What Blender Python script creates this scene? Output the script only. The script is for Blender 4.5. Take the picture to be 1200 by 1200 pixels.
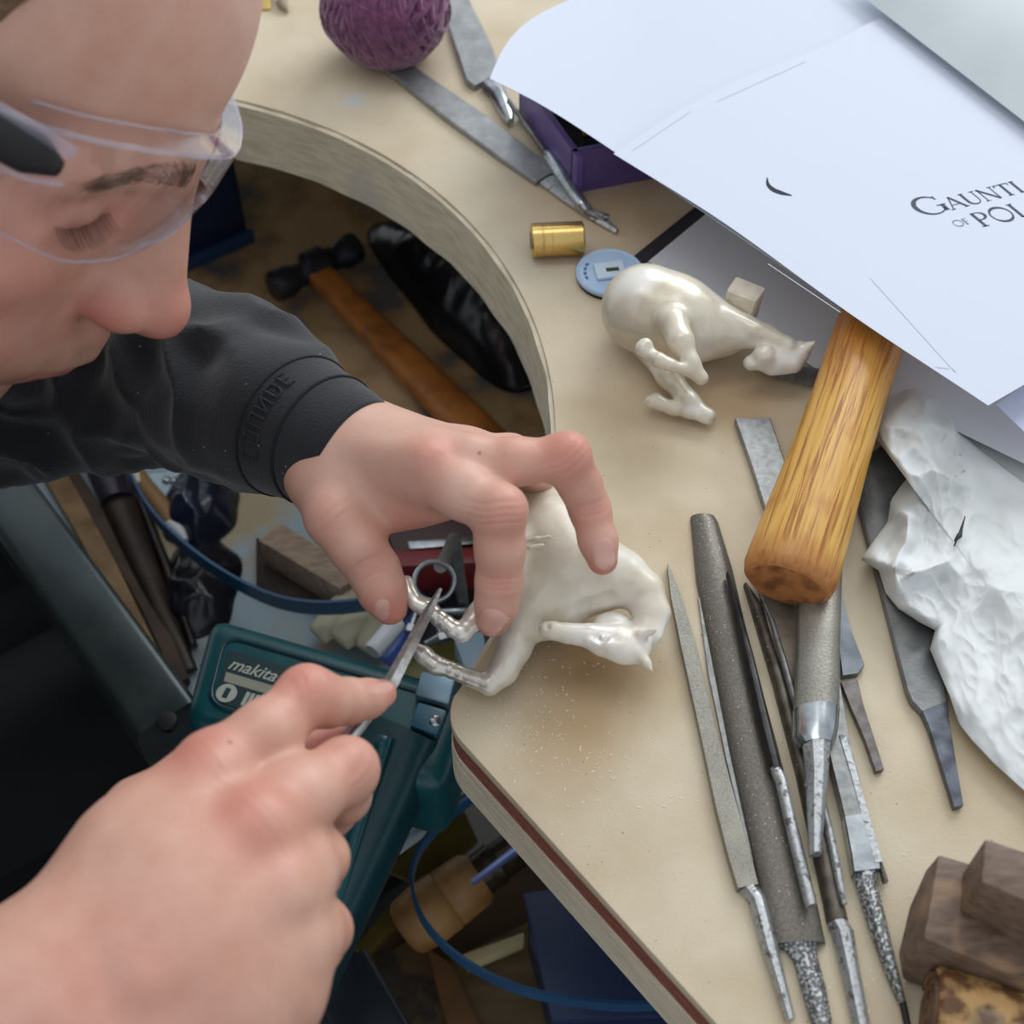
import bpy, bmesh, math, random
import numpy as np
from mathutils import Vector, Matrix, noise as mnoise

# ------------------------------------------------------------------ scene, camera, light
scene = bpy.context.scene
for o in list(bpy.data.objects):
    bpy.data.objects.remove(o)
COL = scene.collection

BENCH = 0.80                       # height of the bench top (metres)
PITCH = math.radians(52.0)
DIST = 0.568
FPX = 1648.0                       # focal length in pixels of the 1200 px frame
CAM = np.array([0.0, -DIST * math.cos(PITCH), BENCH + DIST * math.sin(PITCH)])
FWD = np.array([0.0, math.cos(PITCH), -math.sin(PITCH)])
UPV = np.array([0.0, math.sin(PITCH), math.cos(PITCH)])
RGT = np.array([1.0, 0.0, 0.0])

cam_data = bpy.data.cameras.new('camera')
cam_data.sensor_width = 36.0
cam_data.sensor_fit = 'HORIZONTAL'
cam_data.lens = 36.0 * FPX / 1200.0
cam_data.clip_start = 0.01
cam_data.dof.use_dof = True
cam_data.dof.focus_distance = 0.545
cam_data.dof.aperture_fstop = 12.0
cam = bpy.data.objects.new('camera', cam_data)
COL.objects.link(cam)
cam.location = CAM
cam.rotation_euler = (math.radians(90) - PITCH, 0, 0)
scene.camera = cam

world = bpy.data.worlds.new('workshop_light')
scene.world = world
world.use_nodes = True
wb = world.node_tree.nodes['Background']
wb.inputs[0].default_value = (0.88, 0.94, 1.0, 1)
wb.inputs[1].default_value = 0.66


def area_light(name, loc, target, size, power, color):
    l = bpy.data.lights.new(name, 'AREA')
    l.shape = 'RECTANGLE'
    l.size, l.size_y = size
    l.energy = power
    l.color = color
    o = bpy.data.objects.new(name, l)
    COL.objects.link(o)
    o.location = loc
    d = Vector(target) - Vector(loc)
    o.rotation_euler = d.to_track_quat('-Z', 'Y').to_euler()
    return o


area_light('window_light', (1.1, 2.0, 2.3), (0, 0, 0.8), (1.8, 1.4), 43, (0.95, 0.98, 1.0))
area_light('ceiling_lamp', (-0.15, 0.35, 2.7), (0, 0, 0.8), (1.4, 0.5), 5, (1.0, 0.98, 0.95))

vs = scene.view_settings
vs.view_transform = 'Standard'
vs.look = 'None'
vs.gamma = 1.0
vs.use_curve_mapping = False
vs.exposure = 0.12

rng = np.random.default_rng(7)
random.seed(7)


def P(px, py, h=0.0):
    """point seen at pixel (px, py) that lies h metres above the bench top"""
    d = FWD + RGT * ((px - 600.0) / FPX) + UPV * ((600.0 - py) / FPX)
    t = (BENCH + h - CAM[2]) / d[2]
    return CAM + d * t


def PD(px, py, dist):
    d = FWD + RGT * ((px - 600.0) / FPX) + UPV * ((600.0 - py) / FPX)
    return CAM + d / np.linalg.norm(d) * dist


# ------------------------------------------------------------------ object helpers
ORG = {}


def link_mesh(name, me, mat, parent=None, origin=None):
    o = bpy.data.objects.new(name, me)
    COL.objects.link(o)
    if mat is not None:
        for m in (mat if isinstance(mat, (list, tuple)) else [mat]):
            me.materials.append(m)
    if parent is not None:
        o.parent = parent
        ORG[o.name] = ORG[parent.name]
    else:
        o.location = origin
        ORG[o.name] = np.array(origin, float)
    return o


def obj(name, vf, mat, parent=None, origin=None, smooth=True, sharp=None, attrs=None):
    """ONE mesh object from world-space verts / faces"""
    V, Fc = vf
    V = np.asarray(V, float)
    if parent is not None:
        org = ORG[parent.name]
    else:
        if origin is None:
            lo, hi = V.min(0), V.max(0)
            origin = np.array([(lo[0] + hi[0]) / 2, (lo[1] + hi[1]) / 2, lo[2]])
        org = np.array(origin, float)
    me = bpy.data.meshes.new(name)
    L = V - org
    if isinstance(Fc, np.ndarray):
        me.from_pydata(L.tolist(), [], Fc.tolist())
    else:
        me.from_pydata([tuple(v) for v in L], [], [tuple(int(i) for i in f) for f in Fc])
    me.validate()
    if smooth:
        me.shade_smooth()
        if sharp:
            me.set_sharp_from_angle(angle=math.radians(sharp))
    if attrs:
        for k, a in attrs.items():
            at = me.attributes.new(k, 'FLOAT', 'POINT')
            at.data.foreach_set('value', np.asarray(a, np.float32))
    return link_mesh(name, me, mat, parent, org)


def tag(o, label, cat, group=None):
    o['label'] = label
    o['category'] = cat
    if group:
        o['group'] = group
    return o


def thing(name, label, cat, loc, group=None):
    o = bpy.data.objects.new(name, None)
    o.empty_display_size = 0.01
    COL.objects.link(o)
    o.location = loc
    ORG[o.name] = np.array(loc, float)
    return tag(o, label, cat, group)


def recalc(vf):
    bm = bmesh.new()
    vs_ = [bm.verts.new(v) for v in vf[0]]
    for f in vf[1]:
        try:
            bm.faces.new([vs_[i] for i in f])
        except ValueError:
            pass
    bmesh.ops.recalc_face_normals(bm, faces=bm.faces)
    bm.verts.index_update()
    V = [tuple(v.co) for v in bm.verts]
    Fc = [tuple(v.index for v in f.verts) for f in bm.faces]
    bm.free()
    return V, Fc


def join(*vfs):
    V, Fc = [], []
    for v, f in vfs:
        n = len(V)
        V += [tuple(x) for x in v]
        Fc += [tuple(int(i) + n for i in q) for q in f]
    return V, Fc


def bevelled(vf, w, seg=2, angle=30):
    bm = bmesh.new()
    vs_ = [bm.verts.new(v) for v in vf[0]]
    for f in vf[1]:
        try:
            bm.faces.new([vs_[i] for i in f])
        except ValueError:
            pass
    bmesh.ops.recalc_face_normals(bm, faces=bm.faces)
    es = [e for e in bm.edges if len(e.link_faces) == 2 and e.calc_face_angle(0) > math.radians(angle)]
    bmesh.ops.bevel(bm, geom=es, offset=w, offset_type='OFFSET', segments=seg, profile=0.6, affect='EDGES', clamp_overlap=True)
    bm.verts.index_update()
    V = [tuple(v.co) for v in bm.verts]
    Fc = [tuple(v.index for v in f.verts) for f in bm.faces]
    bm.free()
    return V, Fc


def prism(poly, z0, z1):
    n = len(poly)
    V = [(p[0], p[1], z0) for p in poly] + [(p[0], p[1], z1) for p in poly]
    Fc = [tuple(range(n - 1, -1, -1)), tuple(range(n, 2 * n))]
    Fc += [(i, (i + 1) % n, n + (i + 1) % n, n + i) for i in range(n)]
    return V, Fc


def loft(rings, closed=True, cap=True):
    """rings: list of equal length point lists"""
    n = len(rings[0])
    V = [tuple(p) for r in rings for p in r]
    Fc = []
    for a in range(len(rings) - 1):
        for i in range(n if closed else n - 1):
            j = (i + 1) % n
            Fc.append((a * n + i, a * n + j, (a + 1) * n + j, (a + 1) * n + i))
    if cap:
        Fc.append(tuple(range(n - 1, -1, -1)))
        Fc.append(tuple(range((len(rings) - 1) * n, len(rings) * n)))
    return V, Fc


def smooth_path(pts, n):
    """Catmull-Rom through points of any dimension"""
    pts = np.asarray(pts, float)
    p = np.vstack([2 * pts[0] - pts[1], pts, 2 * pts[-1] - pts[-2]])
    out = []
    m = len(pts) - 1
    for i in range(n):
        s = i / (n - 1) * m
        k = min(int(s), m - 1)
        t = s - k
        a, b, c, d = p[k], p[k + 1], p[k + 2], p[k + 3]
        out.append(0.5 * ((2 * b) + (c - a) * t + (2 * a - 5 * b + 4 * c - d) * t * t + (3 * b - a - 3 * c + d) * t ** 3))
    return np.array(out)


def frames(path, up=(0, 0, 1)):
    path = np.asarray(path, float)
    T = np.gradient(path, axis=0)
    T /= np.linalg.norm(T, axis=1)[:, None] + 1e-12
    S = np.cross(T, np.asarray(up, float))
    bad = np.linalg.norm(S, axis=1) < 1e-4
    S[bad] = np.array([1.0, 0, 0])
    S /= np.linalg.norm(S, axis=1)[:, None]
    N = np.cross(S, T)
    return T, S, N


def tube(path, rad, seg=10, ry=None, up=(0, 0, 1), cap=True, power=2.0, flatten=None):
    """swept tube; rad scalar or per-point; ry optional second radius along the up side"""
    path = np.asarray(path, float)
    n = len(path)
    rad = np.broadcast_to(np.asarray(rad, float), (n,))
    r2 = rad if ry is None else np.broadcast_to(np.asarray(ry, float), (n,))
    T, S, N = frames(path, up)
    rings = []
    for i in range(n):
        ring = []
        for k in range(seg):
            a = 2 * math.pi * k / seg
            c, s = math.cos(a), math.sin(a)
            if power != 2.0:
                c = math.copysign(abs(c) ** (2 / power), c)
                s = math.copysign(abs(s) ** (2 / power), s)
            ring.append(path[i] + S[i] * c * rad[i] + N[i] * s * r2[i])
        rings.append(ring)
    return loft(rings, True, cap)


def lathe_between(a, b, prof, seg=20, ex=1.0):
    """surface of revolution along a->b ; prof = [(t, radius)]"""
    a, b = np.asarray(a, float), np.asarray(b, float)
    ax = b - a
    L = np.linalg.norm(ax)
    t = ax / L
    s = np.cross(t, (0, 0, 1.0))
    if np.linalg.norm(s) < 1e-4:
        s = np.array([1.0, 0, 0])
    s /= np.linalg.norm(s)
    n = np.cross(s, t)
    rings = []
    for (u, r) in prof:
        rings.append([a + ax * u + (s * math.cos(q) * r * ex + n * math.sin(q) * r) for q in np.linspace(0, 2 * math.pi, seg, endpoint=False)])
    return recalc(loft(rings))


def section(kind, seg=10):
    """unit cross-section (u across -1..1, v up 0..1) listed round the outline"""
    if kind == 'flat':
        return [(-1, 0.12), (-0.94, 0), (0.94, 0), (1, 0.12), (1, 0.86), (0.93, 1), (-0.93, 1), (-1, 0.86)]
    if kind == 'half':
        a = np.linspace(0, math.pi, 13)
        return [(-1, 0), (1, 0)] + [(math.cos(x) * 1.0, 0.12 + 0.88 * math.sin(x)) for x in a]
    if kind == 'round':
        a = np.linspace(0, 2 * math.pi, 12, endpoint=False)
        return [(math.cos(x), 0.5 + 0.5 * math.sin(x)) for x in a]
    if kind == 'tri':
        return [(-1, 0), (1, 0), (0.9, 0.2), (0.1, 1), (-0.1, 1), (-0.9, 0.2)]
    if kind == 'ridge':
        return [(-1, 0.2), (-0.8, 0), (0.8, 0), (1, 0.2), (0.95, 0.5), (0.4, 0.95), (0, 1), (-0.4, 0.95), (-0.95, 0.5)]


def strip(stations, kind, n=None):
    """loft along stations; station = (pixel_left, pixel_right, h_bottom, thickness).
    The two pixels are the edges of the tool, taken at its top edge height."""
    st = []
    for (l, r, hb, th) in stations:
        hh = hb + (th * (0.9 if kind == 'flat' else 0.25 if kind in ('half', 'tri') else 0.5))
        a, b = P(l[0], l[1], hh), P(r[0], r[1], hh)
        st.append(np.r_[a[:2], b[:2], hb, th])
    st = np.array(st)
    if n:
        # piecewise-linear resampling keeps straight edges straight
        s = np.linspace(0, len(st) - 1, n)
        st = np.array([[np.interp(q, range(len(st)), st[:, c]) for c in range(6)] for q in s])
    sec = section(kind)
    rings = []
    for q in st:
        c = (q[:2] + q[2:4]) / 2
        w = (q[2:4] - q[:2]) / 2
        rings.append([(c[0] + w[0] * u, c[1] + w[1] * u, BENCH + q[4] + q[5] * v) for (u, v) in sec])
    return recalc(loft(rings))


def rbox(c, ax, ay, az, bev=0.0, seg=2):
    """box from centre and three half-axis vectors"""
    c, ax, ay, az = (np.asarray(x, float) for x in (c, ax, ay, az))
    V = [c + sx * ax + sy * ay + sz * az for sz in (-1, 1) for (sx, sy) in ((-1, -1), (1, -1), (1, 1), (-1, 1))]
    Fc = [(3, 2, 1, 0), (4, 5, 6, 7), (0, 1, 5, 4), (1, 2, 6, 5), (2, 3, 7, 6), (3, 0, 4, 7)]
    vf = recalc((V, Fc))
    return bevelled(vf, bev, seg) if bev else vf


def quadbox(corners, hb, ht, bev=0.0, seg=2):
    """box whose top corners are seen at four pixels, height ht, going down to hb"""
    top = [P(x, y, ht) for x, y in corners]
    V = [(p[0], p[1], BENCH + hb) for p in top] + [tuple(p) for p in top]
    Fc = [(3, 2, 1, 0), (4, 5, 6, 7), (0, 1, 5, 4), (1, 2, 6, 5), (2, 3, 7, 6), (3, 0, 4, 7)]
    vf = recalc((V, Fc))
    return bevelled(vf, bev, seg) if bev else vf


def fbm(p, scale, octaves=4, seed=0.0):
    v = Vector((p[0] * scale + seed, p[1] * scale - seed * 0.7, p[2] * scale + 2 * seed))
    return mnoise.fractal(v, 0.8, 2.0, octaves)


# ------------------------------------------------------------------ signed-distance modelling (organic shapes)
class Field:
    def __init__(self, lo, hi, h):
        self.lo = np.asarray(lo, float)
        self.h = h
        self.n = np.maximum(4, np.ceil((np.asarray(hi, float) - self.lo) / h).astype(int) + 1)
        self.ax = [self.lo[i] + h * np.arange(self.n[i]) for i in range(3)]
        self.d = np.full(self.n, 1.0, np.float32)

    def _box(self, lo, hi):
        sl = []
        for i in range(3):
            a = int(max(0, math.floor((lo[i] - self.lo[i]) / self.h)))
            b = int(min(self.n[i], math.ceil((hi[i] - self.lo[i]) / self.h) + 1))
            if b <= a:
                return None
            sl.append(slice(a, b))
        X = self.ax[0][sl[0]][:, None, None]
        Y = self.ax[1][sl[1]][None, :, None]
        Z = self.ax[2][sl[2]][None, None, :]
        return tuple(sl), X, Y, Z

    def _mix(self, sl, d, k, op):
        cur = self.d[sl]
        if op == 'add':
            if k > 0:
                hh = np.maximum(k - np.abs(cur - d), 0) / k
                self.d[sl] = np.minimum(cur, d) - hh * hh * k * 0.25
            else:
                self.d[sl] = np.minimum(cur, d)
        else:
            d = -d
            if k > 0:
                hh = np.maximum(k - np.abs(cur - d), 0) / k
                self.d[sl] = np.maximum(cur, d) + hh * hh * k * 0.25
            else:
                self.d[sl] = np.maximum(cur, d)

    def cap(self, a, b, ra, rb=None, k=0.0, op='add'):
        a, b = np.asarray(a, float), np.asarray(b, float)
        rb = ra if rb is None else rb
        m = max(ra, rb) + k + 4 * self.h
        g = self._box(np.minimum(a, b) - m, np.maximum(a, b) + m)
        if g is None:
            return
        sl, X, Y, Z = g
        ab = b - a
        L2 = float(ab @ ab) + 1e-12
        t = np.clip(((X - a[0]) * ab[0] + (Y - a[1]) * ab[1] + (Z - a[2]) * ab[2]) / L2, 0, 1)
        d = np.sqrt((X - a[0] - ab[0] * t) ** 2 + (Y - a[1] - ab[1] * t) ** 2 + (Z - a[2] - ab[2] * t) ** 2) - (ra + (rb - ra) * t)
        self._mix(sl, d, k, op)

    def chain(self, pts, rads, k=0.0, op='add'):
        for i in range(len(pts) - 1):
            self.cap(pts[i], pts[i + 1], rads[i], rads[i + 1], k, op)

    def ell(self, c, r, M=None, k=0.0, op='add'):
        c, r = np.asarray(c, float), np.asarray(r, float)
        m = r.max() + k + 4 * self.h
        g = self._box(c - m, c + m)
        if g is None:
            return
        sl, X, Y, Z = g
        M = np.eye(3) if M is None else np.asarray(M, float)
        dx, dy, dz = X - c[0], Y - c[1], Z - c[2]
        k0 = 0
        k1 = 0
        for i in range(3):
            q = dx * M[0, i] + dy * M[1, i] + dz * M[2, i]
            k0 = k0 + (q / r[i]) ** 2
            k1 = k1 + (q / r[i] ** 2) ** 2
        k0 = np.sqrt(k0)
        d = k0 * (k0 - 1) / (np.sqrt(k1) + 1e-9)
        self._mix(sl, d, k, op)

    def cut(self, p, nrm, k=0.0):
        """remove the half space on the +normal side of the plane"""
        p, nrm = np.asarray(p, float), np.asarray(nrm, float)
        X = self.ax[0][:, None, None]
        Y = self.ax[1][None, :, None]
        Z = self.ax[2][None, None, :]
        d = (X - p[0]) * nrm[0] + (Y - p[1]) * nrm[1] + (Z - p[2]) * nrm[2]
        self.d = np.maximum(self.d, d.astype(np.float32))

    def mesh(self, smooth=2):
        D = self.d
        ins = D < 0
        c = np.zeros(np.array(D.shape) - 1, np.int8)
        for i in (0, 1):
            for j in (0, 1):
                for k in (0, 1):
                    c += ins[i:D.shape[0] - 1 + i, j:D.shape[1] - 1 + j, k:D.shape[2] - 1 + k]
        act = np.argwhere((c > 0) & (c < 8))
        idx = np.full(c.shape, -1, np.int64)
        idx[tuple(act.T)] = np.arange(len(act))
        acc = np.zeros((len(act), 3))
        cnt = np.zeros(len(act))
        corners = [(i, j, k) for i in (0, 1) for j in (0, 1) for k in (0, 1)]
        vals = {q: D[act[:, 0] + q[0], act[:, 1] + q[1], act[:, 2] + q[2]].astype(float) for q in corners}
        for q in corners:
            for a in range(3):
                if q[a] == 0:
                    w = list(q)
                    w[a] = 1
                    w = tuple(w)
                    v0, v1 = vals[q], vals[w]
                    m = (v0 < 0) != (v1 < 0)
                    t = np.where(m, v0 / np.where(m, v0 - v1, 1), 0)
                    pos = np.tile(np.array(q, float), (len(act), 1))
                    pos[:, a] = t
                    acc[m] += pos[m]
                    cnt[m] += 1
        V = self.lo + self.h * (act + acc / np.maximum(cnt, 1)[:, None])
        faces = []
        for a in range(3):
            b, e = (a + 1) % 3, (a + 2) % 3
            s0 = [slice(None)] * 3
            s1 = [slice(None)] * 3
            s0[a] = slice(0, -1)
            s1[a] = slice(1, None)
            A, B = ins[tuple(s0)], ins[tuple(s1)]
            E = np.argwhere(A != B)
            E = E[(E[:, b] > 0) & (E[:, e] > 0) & (E[:, b] < D.shape[b] - 1) & (E[:, e] < D.shape[e] - 1)]
            flip = A[tuple(E.T)]

            def cell(db, de):
                q = E.copy()
                q[:, b] -= db
                q[:, e] -= de
                return idx[tuple(q.T)]
            f = np.stack([cell(1, 1), cell(0, 1), cell(0, 0), cell(1, 0)], 1)
            f[~flip] = f[~flip][:, ::-1]
            faces.append(f)
        Fc = np.vstack(faces)
        Fc = Fc[(Fc >= 0).all(1)]
        ed = np.vstack([Fc[:, [0, 1]], Fc[:, [1, 2]], Fc[:, [2, 3]], Fc[:, [3, 0]]])
        for it in range(smooth):
            S = np.zeros_like(V)
            N = np.zeros(len(V))
            for i in range(3):
                S[:, i] = np.bincount(ed[:, 0], V[ed[:, 1], i], len(V)) + np.bincount(ed[:, 1], V[ed[:, 0], i], len(V))
            N = np.bincount(ed[:, 0], minlength=len(V)) + np.bincount(ed[:, 1], minlength=len(V))
            V = V + (0.5 if it % 2 == 0 else 0.5) * (S / np.maximum(N, 1)[:, None] - V)
        return V, Fc


def spots(V, lst):
    """soft 0..1 mask : list of (centre, radius, strength)"""
    a = np.zeros(len(V))
    for c, r, s in lst:
        d2 = ((V - np.asarray(c)) ** 2).sum(1)
        a = np.maximum(a, s * np.exp(-d2 / (r * r)))
    return a


# ------------------------------------------------------------------ materials
MATS = {}


def srgb(r, g, b):
    f = lambda c: (c / 255 / 12.92) if c / 255 <= 0.04045 else ((c / 255 + 0.055) / 1.055) ** 2.4
    return (f(r), f(g), f(b), 1.0)


def mat(name, col, rough=0.5, metal=0.0, col2=None, scale=60.0, detail=4.0, lo=0.35, hi=0.65, stretch=(1, 1, 1),
        bump=0.0, bscale=None, spec=0.5, sss=0.0, speck=None, col3=None, scale3=12.0, lo3=0.5, hi3=0.62, rough2=None, rot=(0, 0, 0), sheen=0.0, coat=0.0):
    """Principled material: base colour, a second noise colour, optional patches and specks, bump"""
    if name in MATS:
        return MATS[name]
    m = bpy.data.materials.new(name)
    MATS[name] = m
    m.use_nodes = True
    nt = m.node_tree
    N, L = nt.nodes, nt.links
    b = N['Principled BSDF']
    b.inputs['Roughness'].default_value = rough
    b.inputs['Metallic'].default_value = metal
    b.inputs['Specular IOR Level'].default_value = spec
    b.inputs['Base Color'].default_value = col
    if sheen:
        b.inputs['Sheen Weight'].default_value = sheen
    if coat:
        b.inputs['Coat Weight'].default_value = coat
    if sss:
        b.inputs['Subsurface Weight'].default_value = sss
        b.inputs['Subsurface Radius'].default_value = (0.009, 0.0032, 0.0016)
        b.inputs['Subsurface Scale'].default_value = 0.5
    tc = N.new('ShaderNodeTexCoord')
    mp = N.new('ShaderNodeMapping')
    mp.inputs['Scale'].default_value = stretch
    mp.inputs['Rotation'].default_value = rot
    L.new(tc.outputs['Object'], mp.inputs['Vector'])
    cur = None

    def ramp(src, l, h):
        r = N.new('ShaderNodeMapRange')
        r.inputs['From Min'].default_value = l
        r.inputs['From Max'].default_value = h
        L.new(src, r.inputs['Value'])
        return r.outputs['Result']

    def noise(sc, det=detail, vec=mp.outputs['Vector'], dist=0.0):
        n = N.new('ShaderNodeTexNoise')
        n.inputs['Scale'].default_value = sc
        n.inputs['Detail'].default_value = det
        n.inputs['Distortion'].default_value = dist
        L.new(vec, n.inputs['Vector'])
        return n.outputs['Fac']

    def mix(fac, a, c):
        x = N.new('ShaderNodeMix')
        x.data_type = 'RGBA'
        L.new(fac, x.inputs['Factor'])
        if isinstance(a, tuple):
            x.inputs['A'].default_value = a
        else:
            L.new(a, x.inputs['A'])
        x.inputs['B'].default_value = c
        return x.outputs['Result']
    cur = col
    if col2 is not None:
        fac = ramp(noise(scale), lo, hi)
        cur = mix(fac, cur, col2)
        if rough2 is not None:
            q = N.new('ShaderNodeMapRange')
            q.inputs['To Min'].default_value = rough
            q.inputs['To Max'].default_value = rough2
            L.new(fac, q.inputs['Value'])
            L.new(q.outputs['Result'], b.inputs['Roughness'])
    if col3 is not None:
        cur = mix(ramp(noise(scale3, 3, tc.outputs['Object'], 0.4), lo3, hi3), cur, col3)
    if speck is not None:
        sc, th, c = speck
        v = N.new('ShaderNodeTexVoronoi')
        v.inputs['Scale'].default_value = sc
        L.new(tc.outputs['Object'], v.inputs['Vector'])
        g = N.new('ShaderNodeMath')
        g.operation = 'LESS_THAN'
        g.inputs[1].default_value = th
        L.new(v.outputs['Distance'], g.inputs[0])
        wn = N.new('ShaderNodeSeparateColor')
        L.new(v.outputs['Color'], wn.inputs['Color'])
        g2 = N.new('ShaderNodeMath')
        g2.operation = 'LESS_THAN'
        g2.inputs[1].default_value = 0.35
        L.new(wn.outputs[0], g2.inputs[0])
        g3 = N.new('ShaderNodeMath')
        g3.operation = 'MULTIPLY'
        L.new(g.outputs[0], g3.inputs[0])
        L.new(g2.outputs[0], g3.inputs[1])
        cur = mix(g3.outputs[0], cur, c)
    if not isinstance(cur, tuple):
        L.new(cur, b.inputs['Base Color'])
    if bump:
        bp = N.new('ShaderNodeBump')
        bp.inputs['Strength'].default_value = bump
        bp.inputs['Distance'].default_value = 0.001
        L.new(noise(bscale or scale, 5), bp.inputs['Height'])
        L.new(bp.outputs['Normal'], b.inputs['Normal'])
    return m
# ------------------------------------------------------------------ base materials
BRUSH = dict(detail=3.0)
M_steel = mat('file_steel', srgb(142, 139, 129), 0.4, 0.55, srgb(118, 115, 107), 1400, stretch=(1, 1, 1), bump=0.12, bscale=900, col3=srgb(156, 152, 140), scale3=40, lo3=.45, hi3=.85)
M_steel_dark = mat('dark_file_steel', srgb(116, 111, 102), 0.42, 0.5, srgb(94, 90, 83), 1300, bump=0.14, bscale=900, speck=(620, 0.15, srgb(190, 168, 156)))
M_steel_plain = mat('worn_steel', srgb(150, 150, 147), 0.36, 0.6, srgb(122, 124, 124), 300, bump=0.06, bscale=400)
M_tang = mat('bare_tang_steel', srgb(176, 180, 182), 0.38, 0.6, srgb(150, 152, 152), 700, lo=.5, hi=.62, bump=0.2, bscale=600, col3=srgb(110, 108, 104), scale3=300, lo3=.6, hi3=.66)
M_tang_speck = mat('speckled_tang_steel', srgb(104, 104, 102), 0.42, 0.6, srgb(190, 194, 196), 900, lo=.5, hi=.58, bump=0.35, bscale=900)
M_bright = mat('bright_steel', srgb(196, 202, 206), 0.22, 0.9, srgb(150, 156, 160), 120)
M_black = mat('black_plastic', srgb(22, 22, 24), 0.5)
M_paper = mat('white_paper', srgb(206, 213, 227), 0.75, bump=0.05, bscale=60)
M_paper_b = mat('second_white_paper', srgb(204, 211, 225), 0.75, bump=0.05, bscale=50)
M_print = mat('printing_ink', srgb(70, 76, 92), 0.8)
M_print_shade = mat('faint_print_and_shade', srgb(192, 200, 215), 0.8)
M_print_dark = mat('dark_printing_ink', srgb(28, 38, 56), 0.8)


def bench_material():
    m = mat('bench_board', srgb(212, 198, 172), 0.62, 0, srgb(197, 180, 151), 26, detail=8, lo=.38, hi=.68, bump=0.15, bscale=700,
            col3=srgb(186, 166, 134), scale3=9, lo3=.56, hi3=.8, speck=(240, 0.07, srgb(140, 120, 92)))
    nt = m.node_tree
    N, L = nt.nodes, nt.links
    b = N['Principled BSDF']
    src = b.inputs['Base Color'].links[0].from_socket
    tc = N.new('ShaderNodeTexCoord')
    nz = N.new('ShaderNodeTexNoise')
    nz.inputs['Scale'].default_value = 38
    nz.inputs['Detail'].default_value = 6
    L.new(tc.outputs['Object'], nz.inputs['Vector'])
    for (px, py, r, s, c) in [(690, 775, .026, .62, (150, 112, 62)), (760, 800, .02, .35, (150, 118, 74)), (640, 880, .02, .35, (188, 150, 98)), (690, 860, .016, .4, (196, 160, 106)),  # blotches; browns beside the horses are stain with their shade painted in
                              (860, 470, .022, .4, (176, 128, 76)), (760, 470, .03, .25, (190, 152, 104)), (640, 300, .03, .35, (196, 200, 196)), (590, 220, .04, .25, (206, 204, 190)),
                              (415, 118, .007, .7, (190, 200, 205)), (1180, 860, .03, .35, (190, 148, 90)), (720, 240, .05, .4, (186, 140, 92)), (740, 520, .03, .22, (160, 140, 100)), (560, 860, .014, .5, (220, 208, 180))]:
        q = P(px, py)
        d = N.new('ShaderNodeVectorMath')
        d.operation = 'DISTANCE'
        L.new(tc.outputs['Object'], d.inputs[0])
        d.inputs[1].default_value = tuple(q - ORG['workbench'])
        mr = N.new('ShaderNodeMapRange')
        mr.interpolation_type = 'SMOOTHSTEP'
        mr.inputs['From Min'].default_value = r * 1.5
        mr.inputs['From Max'].default_value = 0
        mr.inputs['To Max'].default_value = s * 1.9
        L.new(d.outputs['Value'], mr.inputs['Value'])
        mu = N.new('ShaderNodeMath')
        mu.operation = 'MULTIPLY'
        mu.use_clamp = True
        L.new(mr.outputs['Result'], mu.inputs[0])
        L.new(nz.outputs['Fac'], mu.inputs[1])
        x = N.new('ShaderNodeMix')
        x.data_type = 'RGBA'
        L.new(mu.outputs[0], x.inputs['Factor'])
        L.new(src, x.inputs['A'])
        x.inputs['B'].default_value = srgb(*c)
        src = x.outputs['Result']
    L.new(src, b.inputs['Base Color'])
    return m


# ------------------------------------------------------------------ floor
fl = obj('floor', ([(-3, -3, -0.05), (3, -3, -0.05), (3, 3, -0.05), (-3, 3, -0.05), (-3, -3, 0), (3, -3, 0), (3, 3, 0), (-3, 3, 0)],
                   [(3, 2, 1, 0), (4, 5, 6, 7), (0, 1, 5, 4), (1, 2, 6, 5), (2, 3, 7, 6), (3, 0, 4, 7)]),
         mat('workshop_floor', srgb(58, 54, 50), 0.7, 0, srgb(38, 36, 34), 6), origin=(0, 0, 0), smooth=False)
fl['kind'] = 'structure'

# ------------------------------------------------------------------ workbench
CA = np.array([-0.025, -0.096])               # front corner beside the cut-out
DU = np.array([0.636, -0.772]); DU /= np.linalg.norm(DU)   # along the front edge
DV = np.array([-DU[1], DU[0]])                # into the bench
CC, CR = np.array([-0.2223, 0.0467]), 0.2405  # centre and radius of the cut-out


def bench_xy(u, v):
    return CA + DU * u + DV * v


def bench_poly(off=0.0, n=72, rc=0.011):
    """outline; off moves the visible front edge and the cut-out outwards"""
    a0 = math.atan2(CA[1] - CC[1], CA[0] - CC[0])
    a1 = math.radians(115)
    R = CR - off
    arc = [CC + R * np.array([math.cos(a), math.sin(a)]) for a in np.linspace(a1, a0 + rc / CR, n)]
    corner = CA - DV * off
    p0, p2 = arc[-1], corner + DU * rc
    fil = [(1 - t) ** 2 * p0 + 2 * t * (1 - t) * corner + t * t * p2 for t in np.linspace(0.12, 1, 9)]
    e = arc[0]
    pts = arc + fil + [bench_xy(0.62, -off), bench_xy(0.62, 0.72), bench_xy(-1.0, 0.72), np.array([e[0], e[1]]) + (-DU) * 0.5]
    return [tuple(p) for p in pts]


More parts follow.
